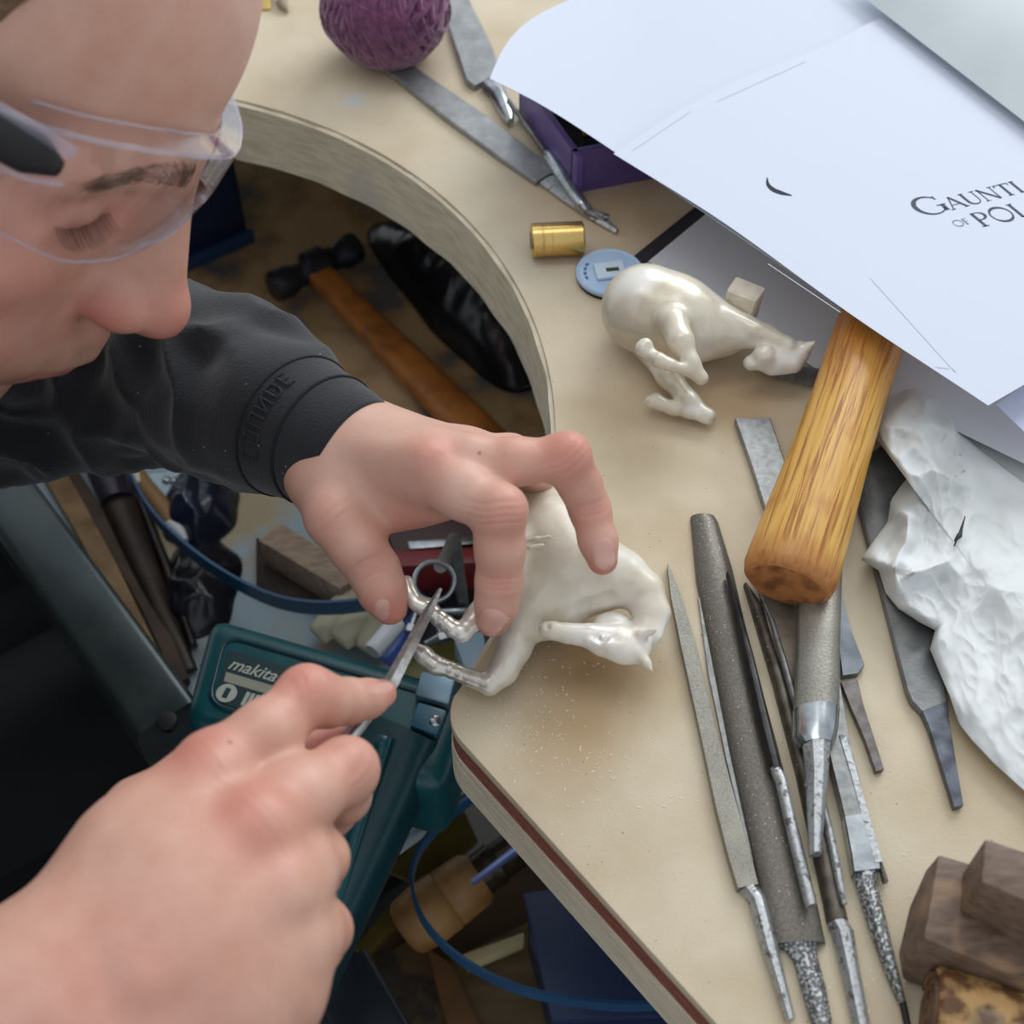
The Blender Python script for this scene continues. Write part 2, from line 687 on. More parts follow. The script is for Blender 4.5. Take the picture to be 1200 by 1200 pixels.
bench = thing('workbench', 'beige board workbench with a curved cut-out and layered edge, under all the tools', 'workbench', (0.15, 0.15, 0))
M_bench = bench_material()
layers = [('top_board', 0.0, -0.0055, 0.0, M_bench)]
M_red = mat('red_ply', srgb(158, 96, 80), 0.6, 0, srgb(130, 76, 62), 130, stretch=(1, 1, 6))
M_red2 = mat('dull_red_ply', srgb(96, 56, 48), 0.6, 0, srgb(84, 50, 42), 130, stretch=(1, 1, 6))
M_pale = mat('pale_ply', srgb(228, 217, 194), 0.65, 0, srgb(210, 198, 174), 60, stretch=(1, 1, 12))
M_pale2 = mat('grey_ply', srgb(160, 148, 126), 0.65, 0, srgb(140, 128, 108), 90, stretch=(1, 1, 8))
z = -0.0055
for k, (t, off, m) in enumerate([(.0034, -.0006, M_red), (.0007, -.0011, M_red2), (.0034, -.0006, M_red), (.0007, -.0011, M_red2), (.0034, -.0006, M_red),
                                 (.0005, -.0016, M_pale2), (.0042, .0, M_pale), (.0012, -.0003, M_pale2), (.0042, .0002, M_pale), (.0012, -.0003, M_pale2), (.0046, 0, M_pale), (.001, -.0003, M_pale2), (.0056, .0002, M_pale)]):
    layers.append(('ply_layer', z, z - t, off, m))
    z -= t
ZB = z
for name, zt, zb, off, m in layers:
    vf = prism(bench_poly(off), BENCH + zb, BENCH + zt)
    if name == 'top_board':
        vf = bevelled(vf, 0.0009, 2, 40)
        # chipped, slightly ragged arris along the visible edges
        V = [(x, y, zz) for x, y, zz in vf[0]]
    obj(name, vf, m, bench, smooth=True, sharp=30)
# pale veneer band that lines the cut-out
a0 = math.atan2(CA[1] - CC[1], CA[0] - CC[0]) + 0.075
rings = []
for a in np.linspace(math.radians(114), a0, 90):
    dr = 0.0006 * math.sin(a * 37) * math.sin(a * 11)
    c, s = math.cos(a), math.sin(a)
    ro, ri = CR + 0.0008, CR - 0.0016 - dr
    rings.append([(CC[0] + c * r, CC[1] + s * r, BENCH + zz) for r, zz in ((ro, -.0012 + dr * .5), (ri, -.0026 + dr), (ri - .0003, -.018), (ri, ZB + .001), (ro, ZB + 0.0002))])
obj('cutout_rim', recalc(loft(rings)), mat('rim_wood', srgb(238, 226, 200), 0.7, 0, srgb(206, 192, 162), 70, lo=.4, hi=.75, stretch=(1, 1, 7), bump=0.3, bscale=160,
                                          col3=srgb(208, 202, 186), scale3=16), bench, smooth=True, sharp=40)
# legs of the bench (far under the board, out of the picture but they carry it)
for u, v in ((0.55, 0.1), (0.55, 0.64), (-0.75, 0.64)):
    c = bench_xy(u, v)
    obj('leg', rbox((c[0], c[1], (BENCH + ZB) / 2), np.r_[DU * .04, 0], np.r_[DV * .04, 0], (0, 0, (BENCH + ZB) / 2), .004), M_pale2, bench, smooth=True, sharp=30)

# ------------------------------------------------------------------ tool drawer and lower shelf below the bench
HD = -0.20


def slab(u0, u1, v0, v1, h0, h1):
    return prism([tuple(bench_xy(u0, v0)), tuple(bench_xy(u1, v0)), tuple(bench_xy(u1, v1)), tuple(bench_xy(u0, v1))], BENCH + h0, BENCH + h1)


dr_c = bench_xy(-0.4, 0.1)
drawer = thing('tool_drawer', 'pulled-out tool drawer with a stained pale blue board, under the bench cut-out', 'drawer', (dr_c[0], dr_c[1], BENCH + HD - 0.02))


def split_mat():
    """drawer board : pale blue paint worn to brown, brown and stained towards the back"""
    m = mat('drawer_board', srgb(156, 176, 186), 0.6, 0, srgb(172, 158, 130), 22, detail=6, lo=.48, hi=.58, bump=.2, bscale=200, speck=(60, .12, srgb(70, 74, 84)))
    nt = m.node_tree
    N, L = nt.nodes, nt.links
    b = N['Principled BSDF']
    src = b.inputs['Base Color'].links[0].from_socket
    tc = N.new('ShaderNodeTexCoord')
    vm = N.new('ShaderNodeVectorMath')
    vm.operation = 'DOT_PRODUCT'
    vm.inputs[1].default_value = (0.35, 0.94, 0)
    L.new(tc.outputs['Object'], vm.inputs[0])
    q = P(320, 470, HD) - np.array([dr_c[0], dr_c[1], BENCH + HD - .02])
    mr = N.new('ShaderNodeMapRange')
    lim = q[0] * .35 + q[1] * .94
    mr.inputs['From Min'].default_value = lim - .01
    mr.inputs['From Max'].default_value = lim + .03
    L.new(vm.outputs['Value'], mr.inputs['Value'])
    nz = N.new('ShaderNodeTexNoise')
    nz.inputs['Scale'].default_value = 24
    nz.inputs['Detail'].default_value = 5
    L.new(tc.outputs['Object'], nz.inputs['Vector'])
    cr = N.new('ShaderNodeValToRGB')
    cr.color_ramp.elements[0].position = .38
    cr.color_ramp.elements[0].color = srgb(112, 112, 110)
    cr.color_ramp.elements[1].position = .6
    cr.color_ramp.elements[1].color = srgb(206, 176, 134)
    e = cr.color_ramp.elements.new(.47)
    e.color = srgb(176, 146, 106)
    L.new(nz.outputs['Fac'], cr.inputs['Fac'])
    x = N.new('ShaderNodeMix')
    x.data_type = 'RGBA'
    L.new(mr.outputs['Result'], x.inputs['Factor'])
    L.new(src, x.inputs['A'])
    L.new(cr.outputs['Color'], x.inputs['B'])
    L.new(x.outputs['Result'], b.inputs['Base Color'])
    return m


obj('drawer_board', slab(-0.85, -0.055, -0.05, 0.34, HD - .015, HD), split_mat(), drawer, smooth=False)
obj('back_board', slab(-0.85, -0.055, 0.34, 0.352, HD - .015, HD + .1), mat('dark_brown_wood', srgb(52, 38, 28), .7, 0, srgb(34, 26, 20), 40, stretch=(1, 1, 5)), drawer, smooth=False)
# steel front rail : rounded square tube along the front of the drawer
ra, rb = P(-130, 395, -.15), P(203, 860, -.15)
ra, rb = ra - np.array([0, 0, 0]), rb
path = [ra + (rb - ra) * t for t in np.linspace(0, 1, 12)]
M_rail = mat('painted_rail', srgb(66, 76, 78), .3, .55, srgb(84, 92, 92), 30, lo=.4, hi=.7, col3=srgb(78, 86, 84), scale3=40, lo3=.5, hi3=.7)
rail = obj('front_rail', tube(path, .0165, 24, power=7), M_rail, drawer, smooth=True, sharp=35)
hole = P(196, 845, -.133)
tt = (rb - ra) / np.linalg.norm(rb - ra)
obj('bolt_hole', lathe_between(hole - np.array([0, 0, .004]), hole + np.array([0, 0, .0012]), [(0, .0045), (.9, .0045), (.95, .0052), (1, .0045)], 16), M_black, rail)
# wooden sides under the rail
obj('front_board', slab(-0.85, -0.15, -0.062, -0.05, HD - .015, HD + .03), MATS['dark_brown_wood'], drawer, smooth=False)

HS = -0.31
sc = bench_xy(0.0, 0.15)
shelf = obj('lower_shelf', slab(-0.06, 0.6, -0.2, 0.6, HS - .02, HS), mat('shelf_wood', srgb(98, 78, 52), .7, 0, srgb(58, 48, 36), 16, stretch=(1, 1, 1), bump=.2, bscale=90), smooth=False)
tag(shelf, 'dark brown lower shelf board below the drawer, scattered with offcuts', 'shelf')
# ------------------------------------------------------------------ papers
def sheet_px(name, fn, nu, nv, mat_, th=0.00025, parent=None):
    """fn(u, v) -> (px, py, h): solid sheet of paper"""
    top = []
    for i in range(nu + 1):
        for j in range(nv + 1):
            px, py, h = fn(i / nu, j / nv)
            top.append(P(px, py, h))
    top = np.array(top)
    n = len(top)
    V = np.vstack([top, top - np.array([0, 0, th])])
    Fc = []
    w = nv + 1
    for i in range(nu):
        for j in range(nv):
            a, b, c, d = i * w + j, (i + 1) * w + j, (i + 1) * w + j + 1, i * w + j + 1
            Fc.append((a, b, c, d))
            Fc.append((n + d, n + c, n + b, n + a))
    for i in range(nu):
        for j in (0, nv):
            a, b = i * w + j, (i + 1) * w + j
            Fc.append((a, b, n + b, n + a))
    for j in range(nv):
        for i in (0, nu):
            a, b = i * w + j, i * w + j + 1
            Fc.append((a, b, n + b, n + a))
    return obj(name, recalc((V, Fc)), mat_, parent, smooth=True, sharp=50)


def bil(c, u, v):
    a, b, d, e = (np.array(q, float) for q in c)      # c00, c10, c11, c01
    return (a * (1 - u) + b * u) * (1 - v) + (e * (1 - u) + d * u) * v


# sheet lying lowest, half under the white horse
def fD(u, v):
    p = bil(((760, 306), (992, 455), (1130, 395), (862, 222)), u, v)
    return p[0], p[1], .0016 + .004 * math.sin(math.pi * u) * v


tag(sheet_px('paper_sheet', fD, 14, 10, mat('shaded_paper', srgb(222, 222, 227), .75)), 'crumpled white sheet lying flat under the small white horse without rider', 'paper')


def fD2(u, v):
    p = bil(((1012, 452), (1215, 550), (1420, 430), (1160, 318)), u, v)
    return p[0], p[1], .0085 + .002 * u


tag(sheet_px('paper_sheet', fD2, 10, 8, MATS['shaded_paper']), 'white sheet in shade between the hammer handle and the crumpled tissue', 'paper')


def fE(u, v):
    p = bil(((1085, 492), (1210, 585), (1330, 520), (1200, 430)), u, v)
    return p[0], p[1], .0045


tag(sheet_px('paper_sheet', fE, 6, 6, mat('grey_paper', srgb(196, 200, 198), .75)), 'grey-white sheet lowest at the right edge, just above the crumpled tissue', 'paper')


def fF(u, v):
    p = bil(((1168, 474), (1215, 520), (1330, 470), (1215, 440)), u, v)
    return p[0], p[1], .030


tag(sheet_px('paper_sheet', fF, 4, 4, mat('bluish_paper', srgb(214, 220, 244), .7)), 'small bluish paper corner peeking out under the printed sheet at right', 'paper')

HP = 0.046


def hB(px, py):
    # the left corner of the sheets curls upwards
    return HP + 0.012 * max(0.0, (760 - px) / 190.0) ** 1.6


def fB(u, v):
    low = smooth_path([(574, 92), (640, 126), (728, 183), (900, 300), (1140, 462)], 101)
    up = smooth_path([(666, 0), (760, -40), (900, -60), (1050, -60), (1300, -20)], 101)
    k = u * 100
    i = min(int(k), 99)
    f = k - i
    a = low[i] * (1 - f) + low[i + 1] * f
    b = up[i] * (1 - f) + up[i + 1] * f
    p = a * (1 - v) + b * v
    # the left edge bows outwards
    bow = math.sin(math.pi * v) * (1 - u) ** 6
    p = p + np.array([-14.0, -10.0]) * bow
    return p[0], p[1], hB(p[0], p[1]) - .0012


tag(sheet_px('paper_sheet', fB, 40, 24, M_paper_b), 'blank white sheet with curled left corner, under the printed sheet', 'paper')


def fA_pt(u, v):
    low = smooth_path([(719, 180), (850, 262), (1000, 370), (1158, 475)], 61)
    up = smooth_path([(950, 60), (1120, 0), (1300, 120), (1460, 300)], 61)
    k = u * 60
    i = min(int(k), 59)
    f = k - i
    a = low[i] * (1 - f) + low[i + 1] * f
    b = up[i] * (1 - f) + up[i + 1] * f
    p = a * (1 - v) + b * v
    bow = math.sin(math.pi * v) * (1 - u) ** 4
    p = p + np.array([-6.0, -9.0]) * bow
    return p


def fA(u, v):
    p = fA_pt(u, v)
    return p[0], p[1], HP + .0012


sheetA = sheet_px('printed_sheet', fA, 40, 24, M_paper)
tag(sheetA, 'white printed sheet with small serif lettering, topmost over the hammer handle', 'paper')


def fC(u, v):
    lo = np.array([985, -24]) * (1 - u) + np.array([1260, 188]) * u
    hi = np.array([1130, -120]) * (1 - u) + np.array([1420, 60]) * u
    p = lo * (1 - v) + hi * v
    return p[0], p[1], HP + .006 + .018 * math.sin(min(1, v * 1.2) * math.pi / 2)


tag(sheet_px('paper_sheet', fC, 16, 12, mat('thick_greenish_paper', srgb(204, 212, 214), .7, 0, srgb(192, 200, 203), 14)), 'thick greyish white sheet curling up in the top right corner', 'paper')


# lettering on the printed sheet : thin raised ink strokes -------------------------------------------------
def ink_strokes(name, strokes, to_px, h, mat_, parent, lift=0.00012):
    """strokes = [(points, widths)] in letter units -> flat ribbons lying on the paper"""
    V, Fc = [], []
    for pts, wid in strokes:
        pts = np.array(pts, float)
        if np.isscalar(wid):
            wid = [wid] * len(pts)
        elif len(wid) != len(pts):
            wid = np.interp(np.linspace(0, 1, len(pts)), np.linspace(0, 1, len(wid)), wid)
        T = np.gradient(pts, axis=0)
        T /= np.linalg.norm(T, axis=1)[:, None] + 1e-9
        Nn = np.c_[-T[:, 1], T[:, 0]]
        base = len(V)
        for p, n, w in zip(pts, Nn, wid):
            for s in (-.5, .5):
                q = to_px(p + n * w * s)
                V.append(P(q[0], q[1], h + lift))
        for i in range(len(pts) - 1):
            Fc.append((base + 2 * i, base + 2 * i + 1, base + 2 * i + 3, base + 2 * i + 2))
    V = np.array(V)
    n = len(V)
    V2 = np.vstack([V, V - np.array([0, 0, .0001])])
    F2 = Fc + [tuple(q + n for q in f[::-1]) for f in Fc]
    return obj(name, recalc((V2, F2)), mat_, parent, smooth=False)


def arc(cx, cy, rx, ry, a0, a1, n=18):
    return [(cx + rx * math.cos(math.radians(a)), cy + ry * math.sin(math.radians(a))) for a in np.linspace(a0, a1, n)]


TH, TN = .135, .055
SER = .24


def ser(x, y, w=SER):
    return ([(x - w / 2, y), (x + w / 2, y)], .05)


GLY = {
    'G': (0.95, [(arc(.5, .5, .46, .5, 40, 325, 26), [.05, .09, .15, .15, .1, .06, .05]), ([(.88, .40), (.88, .06)], TH), ser(.86, .41, .3), ([(.87, .92), (.87, .72)], .05)]),
    'A': (0.86, [([(.08, 0), (.43, 1)], TN), ([(.41, 1), (.8, 0)], TH), ([(.2, .34), (.64, .34)], TN), ser(.08, .02), ser(.8, .02)]),
    'U': (0.84, [([(.16, 1), (.16, .35)] + arc(.44, .32, .28, .3, 180, 360, 12)[1:-1] + [(.72, .35), (.72, 1)], [TH, TH, .1, .07, TN, TN]), ser(.16, .98), ser(.72, .98)]),
    'N': (0.92, [([(.14, 0), (.14, 1)], TN), ([(.1, 1), (.78, 0)], TH), ([(.78, 0), (.78, 1)], TN), ser(.14, .02), ser(.78, .98)]),
    'T': (0.76, [([(.38, 0), (.38, 1)], TH), ([(.02, .97), (.74, .97)], TN), ([(.04, .98), (.03, .8)], .05), ([(.72, .98), (.73, .8)], .05), ser(.38, .02, .3)]),
    'L': (0.66, [([(.16, 0), (.16, 1)], TH), ([(.1, .03), (.6, .03)], TN), ([(.6, .0), (.62, .2)], .05), ser(.16, .98)]),
    'O': (1.0, [(arc(.5, .5, .44, .5, 0, 360, 32), [.06, .07, .13, .15, .13, .07, .06, .07, .13, .15, .13, .07, .06][:13])]),
    'F': (0.62, [([(.14, 0), (.14, 1)], TH), ([(.1, .97), (.56, .97)], TN), ([(.14, .52), (.46, .52)], TN), ser(.14, .02)]),
    'P': (0.7, [([(.16, 0), (.16, 1)], TH), ([(.1, .98), (.3, .98)] + arc(.32, .73, .28, .25, 80, -80, 12) + [(.16, .47)], [TN, TN, .12, .13, .1, TN]), ser(.16, .02, .32)]),
}


def word(parent, text, org, bx, by, sizes, h, mat_):
    """org px of the baseline start; bx, by px per letter unit"""
    org, bx, by = (np.array(q, float) for q in (org, bx, by))
    x = 0.0
    for ch, s in zip(text, sizes):
        adv, st = GLY[ch]
        x0 = x
        ink_strokes('letter', st, lambda p, x0=x0, s=s: org + bx * (x0 + p[0] * s) + by * (p[1] * s), h, mat_, parent)
        x += adv * s * 1.04


HA = HP + .0012
word(sheetA, 'GAUNTL', (1084, 254), (22.5, -5.6), (-15.5, -12.6), [1.45, 1, 1, 1, 1, 1], HA, M_print)
word(sheetA, 'OF', (1121, 266), (11.5, -2.9), (-7.6, -6.2), [1, 1], HA, mat('grey_printing_ink', srgb(128, 134, 148), .8))
word(sheetA, 'POL', (1152, 266), (22.5, -5.6), (-16.5, -13.4), [1.1, 1.1, 1.1], HA, M_print)
# crescent mark
cres = [(899, 208), (900, 216), (906, 222), (916, 226), (928, 229)]
cp = smooth_path(cres, 16)
ink_strokes('crescent_mark', [(cp, [1.2, 4.2, 4.8, 4.4, 1.0])], lambda p: p, HA, M_print_dark, sheetA)
for pts in ([(742, 176), (810, 130)], [(840, 119), (944, 72)], [(900, 309), (985, 366)], [(1020, 326), (1112, 428), (1116, 431)], [(1112, 432), (1096, 430)]):  # first two strokes paint in the shade along the sheet's upper edge
    ink_strokes('faint_line', [(smooth_path(pts, 8), .8)], lambda p: p, HA, M_print_shade, sheetA)
# ------------------------------------------------------------------ files and tools on the bench
FILES = 'loose files without handles on the bench'


def hand_file(label, blade, bkind, bmat, tang, tkind, tmat, loc_px, extra=None):
    q = P(*loc_px)
    t = thing('hand_file', label, 'file', (q[0], q[1], BENCH), FILES)
    if bkind == 'half':
        blade = [(l, r, hb, th * .68) for l, r, hb, th in blade]
    obj('blade', strip(blade, bkind), bmat, t, smooth=True, sharp=35)
    if tang:
        obj('tang', strip(tang, tkind), tmat, t, smooth=True, sharp=35)
    if extra:
        for nm, st, k, m in extra:
            obj(nm, strip(st, k), m, t, smooth=True, sharp=35)
    return t


E3 = 0.0004
# long thin tapering flat file, leftmost
hand_file('leftmost file of the row, slim grey flat file tapering to a sharp point',
          [((782, 661), (783.5, 661), E3, .0028), ((786, 700), (799, 700), E3, .0032), ((797, 755), (815, 753), E3, .0034), ((818, 850), (838, 848), E3, .0036), ((838, 945), (863, 940), E3, .0038), ((853, 1005), (880, 1000), E3, .0038), ((864, 1041), (889, 1036), E3, .0038)],
          'flat', M_steel, [((868, 1043), (888, 1037), .001, .0034), ((878, 1056), (897, 1051), .001, .0042), ((893, 1112), (912, 1107), .001, .004), ((921, 1197), (932, 1193), .001, .0032)], 'ridge', M_tang, (850, 900))
# big half-round file with pink specks
hand_file('broad dark half-round file with pinkish specks, second from the left',
          [((809, 606), (838, 606), E3, .005), ((810, 615), (842, 613), E3, .006), ((816, 680), (859, 668), E3, .0068), ((832, 765), (879, 755), E3, .007), ((854, 880), (910, 868), E3, .0072), ((880, 1000), (940, 985), E3, .0072), ((897, 1075), (959, 1062), E3, .0070), ((906, 1108), (968, 1106), E3, .006)],
          'half', M_steel_dark, [((910, 1108), (966, 1106), .0005, .0055), ((922, 1113), (957, 1110), .0005, .0050), ((932, 1130), (959, 1122), .0005, .0048), ((940, 1160), (968, 1155), .0005, .0045), ((954, 1210), (978, 1208), .0005, .004)], 'ridge', M_tang_speck, (880, 900))
# light sliver under the big file, left side
hand_file('narrow file almost hidden beneath the broad dark half-round file',
          [((818, 700), (824, 700), .0002, .0012), ((830, 790), (842, 790), .0002, .0014), ((852, 895), (864, 893), .0002, .0014), ((880, 1010), (894, 1008), .0002, .0014)], 'flat', M_steel_plain, None, None, None, (840, 800))
# thin dark needle file on its edge, pale tang, lying against the big file
hand_file('thin dark file on edge with long pale tang, lying against the broad dark file',
          [((851, 672), (853, 672), .0055, .004), ((861, 720), (869, 716), .006, .0045), ((872, 775), (884, 770), .006, .005), ((888, 850), (903, 845), .006, .005), ((902, 905), (916, 900), .006, .005)],
          'ridge', mat('black_file_steel', srgb(72, 72, 72), .4, .7, srgb(48, 48, 50), 160), [((902, 902), (914, 899), .0062, .0046), ((908, 915), (922, 911), .0062, .0046), ((924, 985), (937, 980), .006, .0045), ((944, 1064), (957, 1060), .006, .004)], 'round', M_tang, (900, 880))
# brownish flat file, third long one
hand_file('brown-grey narrow flat file with blue-grey pale tang at the bottom edge',
          [((871, 686), (876, 686), E3, .004), ((880, 715), (892, 708), E3, .0055), ((905, 800), (919, 793), E3, .006), ((932, 905), (950, 898), E3, .006), ((952, 1000), (976, 992), E3, .006), ((965, 1060), (988, 1054), E3, .006), ((969, 1082), (994, 1078), E3, .006)],
          'half', mat('brown_file_steel', srgb(112, 104, 92), .45, .6, srgb(82, 76, 68), 180, speck=(420, .13, srgb(200, 196, 190))),
          [((970, 1082), (993, 1078), .0008, .005), ((976, 1095), (1001, 1090), .0008, .0048), ((988, 1145), (1009, 1141), .0008, .0045), ((1001, 1206), (1021, 1204), .0008, .004)], 'ridge', M_tang, (935, 940))
# pale thin round needle
hand_file('thin pale round needle file passing beneath the file with silver ferrule',
          [((892, 702), (894, 702), .003, .002), ((902, 730), (908, 728), .003, .003), ((918, 790), (926, 787), .003, .0034), ((938, 860), (948, 857), .003, .0036), ((960, 950), (970, 947), .003, .0036), ((966, 975), (976, 972), .003, .0036)],
          'round', M_steel_plain, [((966, 973), (976, 970), .003, .0036), ((975, 1015), (985, 1012), .003, .0034), ((985, 1061), (993, 1059), .003, .003)], 'round', M_tang, (940, 880))
# brown-grey flat, under the hammer butt
hand_file('short visible grey-brown flat file emerging beneath the hammer butt',
          [((880, 655), (925, 648), .0006, .0024), ((893, 706), (936, 700), .0006, .0024), ((908, 760), (945, 752), .0006, .0024), ((928, 830), (958, 824), .0006, .0024)], 'flat', mat('tan_grey_steel', srgb(156, 147, 130), .4, .5, srgb(128, 120, 106), 150), None, None, None, (915, 740))
# half-round with silver ferrule, on top
hand_file('ridged grey file with silver ferrule and speckled tang, lying on top of the pile',
          [((936, 600), (990, 590), .0085, .006), ((937, 690), (987, 680), .0085, .0065), ((934, 760), (985, 756), .0085, .0068), ((930, 832), (984, 830), .0085, .007)],
          'half', M_steel, [((941, 872), (974, 868), .0095, .0055), ((945, 905), (972, 902), .0095, .0052), ((946, 950), (968, 948), .0095, .005), ((949, 1002), (963, 1000), .0095, .0045)], 'ridge', M_tang, (955, 800),
          [('ferrule', [((929.5, 832), (984.5, 830), .0083, .0074), ((930, 856), (983, 853), .0083, .0074), ((931, 865), (980, 866), .0085, .007), ((938, 874), (976, 872), .0088, .0064)], 'half', M_bright)])
# long half-round from the flat upper end down to bottom right tang
hand_file('longest grey file running under the hammer handle, flat top end and silver lower end',
          [((861, 491), (903, 490), E3, .003), ((880, 545), (919, 538), E3, .0032), ((912, 645), (948, 637), E3, .0036), ((948, 765), (977, 757), E3, .0045), ((968, 870), (996, 866), E3, .0055), ((990, 960), (1018, 955), E3, .006)],
          'flat', M_steel_plain, [((999, 1022), (1031, 1018), .001, .005), ((1004, 1038), (1028, 1034), .001, .0046), ((1018, 1085), (1040, 1081), .001, .0044), ((1038, 1140), (1053, 1137), .001, .004), ((1053, 1176), (1062, 1174), .001, .0034)], 'ridge', M_tang_speck, (945, 760),
          [('polished_end', [((989, 958), (1018.5, 953), .0001, .0064), ((997, 1000), (1029, 995), .0001, .0064), ((1000, 1022), (1032, 1018), .0001, .006)], 'flat', M_bright),
           ('tang_tip', [((1054, 1177), (1062, 1175), .001, .003), ((1062, 1215), (1070, 1213), .001, .0026)], 'round', M_black)])
# pale narrow edge beside it
hand_file('narrow pale file on edge beside the silver lower end of the longest file',
          [((983, 862), (990, 861), E3, .006), ((996, 905), (1003, 902), E3, .0062), ((1012, 965), (1020, 962), E3, .0062), ((1025, 1012), (1034, 1010), E3, .0062)], 'flat', M_tang,
          [((1028, 1013), (1034, 1012), .001, .004), ((1034, 1035), (1041, 1033), .001, .0034)], 'round', M_steel_dark, (1010, 960))
# small flat file, right of the pile
hand_file('small blue-grey flat file with stepped shoulder, pointing down right of the hammer butt',
          [((962, 640), (982, 640), E3, .0028), ((974, 700), (988, 702), E3, .003), ((981, 745), (1000, 745), E3, .003), ((986, 785), (1013, 779), E3, .003), ((987, 792), (1006, 789), E3, .003)],
          'flat', mat('blue_grey_steel', srgb(118, 124, 130), .38, .75, srgb(92, 98, 104), 110), [((985, 800), (1005, 796), E3, .003), ((997, 830), (1012, 826), E3, .003), ((1013, 866), (1024, 863), E3, .003), ((1026, 904), (1036, 901), E3, .0028)], 'flat', mat('brownish_tang', srgb(116, 110, 108), .42, .7, srgb(90, 84, 82), 200), (1000, 790))
# wide flat file under the tissue
hand_file('wide flat dark file half covered by the crumpled tissue, tang pointing down',
          [((1000, 545), (1060, 505), E3, .0035), ((1006, 590), (1072, 570), E3, .0035), ((1020, 645), (1085, 630), E3, .0036), ((1040, 722), (1098, 712), E3, .0036), ((1062, 808), (1106, 790), E3, .0036), ((1068, 822), (1108, 808), E3, .0036), ((1080, 834), (1110, 822), E3, .0036)],
          'flat', mat('grey_file_steel', srgb(124, 125, 124), .4, .55, srgb(102, 104, 104), 130, bump=.1, bscale=900), [((1080, 834), (1110, 822), E3, .0035), ((1088, 852), (1112, 842), E3, .0035), ((1102, 895), (1120, 890), E3, .0034), ((1118, 946), (1129, 943), E3, .0032)], 'flat', mat('dark_blue_tang', srgb(104, 110, 120), .33, .7, srgb(60, 62, 68), 120), (1060, 720))

# upper left files --------------------------------------------------------------------------------------
hand_file('long flat grey file pointing from the purple wool ball towards the brass cylinder',
          [((425, 60), (452, 50), E3, .003), ((438, 70), (486, 78), E3, .003), ((520, 136), (570, 135), E3, .0032), ((585, 184), (622, 176), E3, .0032), ((628, 213), (655, 198), E3, .0032)],
          'flat', mat('pale_grey_file', srgb(160, 162, 163), .4, .45, srgb(138, 140, 142), 120, bump=.08, bscale=800), [((632, 214), (660, 203), .0006, .003), ((656, 232), (676, 222), .0006, .003), ((690, 255), (700, 248), .0006, .0026), ((721, 273), (725, 268), .0006, .002)], 'ridge', M_tang, (560, 150))
hand_file('wide flat grey file at the top edge, right of the purple wool ball',
          [((500, -40), (536, -40), E3, .0035), ((516, 0), (550, 0), E3, .0035), ((536, 62), (576, 52), E3, .0035), ((546, 94), (584, 76), E3, .0035), ((556, 101), (586, 85), E3, .0035)],
          'flat', MATS['pale_grey_file'], [((562, 101), (582, 92), .0008, .004), ((574, 112), (592, 104), .0008, .0055), ((588, 138), (604, 132), .0008, .0055), ((594, 145), (602, 142), .0008, .005)], 'round', M_bright, (550, 60))

# scriber / tweezers lying across the purple tray
q = P(650, 190)
t = thing('scriber', 'slim steel scriber with knurled grip and sharp point, leaning on the purple tray', 'tool', (q[0], q[1], BENCH))
obj('shaft', tube([P(596, 118, .006), P(612, 140, .006), P(640, 180, .0055)], [.0013, .0014, .0014], 10), M_steel_plain, t)
obj('grip', tube([P(638, 176, .0055), P(644, 184, .0055), P(664, 214, .005), P(682, 240, .0045), P(688, 248, .004)], [.0016, .0034, .0038, .0032, .002], 14), M_bright, t)
obj('point', tube([P(686, 246, .0042), P(700, 254, .003), P(722, 268, .0012)], [.002, .0012, .0003], 10), M_steel_plain, t)
obj('spring_clip', rbox(P(701, 250, .004), (.005, -.0028, 0), (.0006, .0011, 0), (0, 0, .0008), .0003), M_tang, t)

# purple tray
q = P(690, 180)
t = thing('purple_tray', 'dark purple open tray half hidden under the curled white paper', 'tray', (q[0], q[1], BENCH))
M_pur = mat('purple_lacquer', srgb(104, 86, 152), .3, 0, srgb(88, 72, 132), 30)
ht = .025
c0, cl, cr = P(676, 184, ht)[:2], P(608, 90, ht)[:2], P(830, 156, ht)[:2]
ax, ay = cl - c0, cr - c0
w = .0035
eu, ev = ax / np.linalg.norm(ax), ay / np.linalg.norm(ay)


def wall(nm, a, b, inn, z0=0.0, z1=ht):
    vf = prism([tuple(a), tuple(b), tuple(b + inn * w), tuple(a + inn * w)], BENCH + z0, BENCH + z1)
    obj(nm, bevelled(vf, .0007), M_pur, t, smooth=True, sharp=35)


wall('side_wall', c0, c0 + ax, ev)
wall('side_wall', c0 + eu * w, c0 + eu * w + ay - ev * 0, eu * 0 + np.array([-ev[1], ev[0]]) * 0 + eu)
wall('side_wall', c0 + ax - eu * w, c0 + ax - eu * w + ay, eu)
wall('side_wall', c0 + ay - ev * w, c0 + ay - ev * w + ax, ev)
obj('tray_base', prism([tuple(c0 + (ax + ay) * .06), tuple(c0 + ax * .94 + ay * .06), tuple(c0 + (ax + ay) * .94), tuple(c0 + ay * .94 + ax * .06)], BENCH + .0005, BENCH + .004), mat('dark_lining', srgb(30, 28, 34), .8), t, smooth=False)
# a brassy thing inside the tray
pin = obj('brass_rod', lathe_between(P(684, 158, .008), P(696, 154, .010), [(0, .0026), (1, .0026)], 12), mat('old_brass', srgb(150, 120, 60), .35, .9), smooth=True, sharp=40)
tag(pin, 'small brass rod end inside the dark purple tray', 'rod')

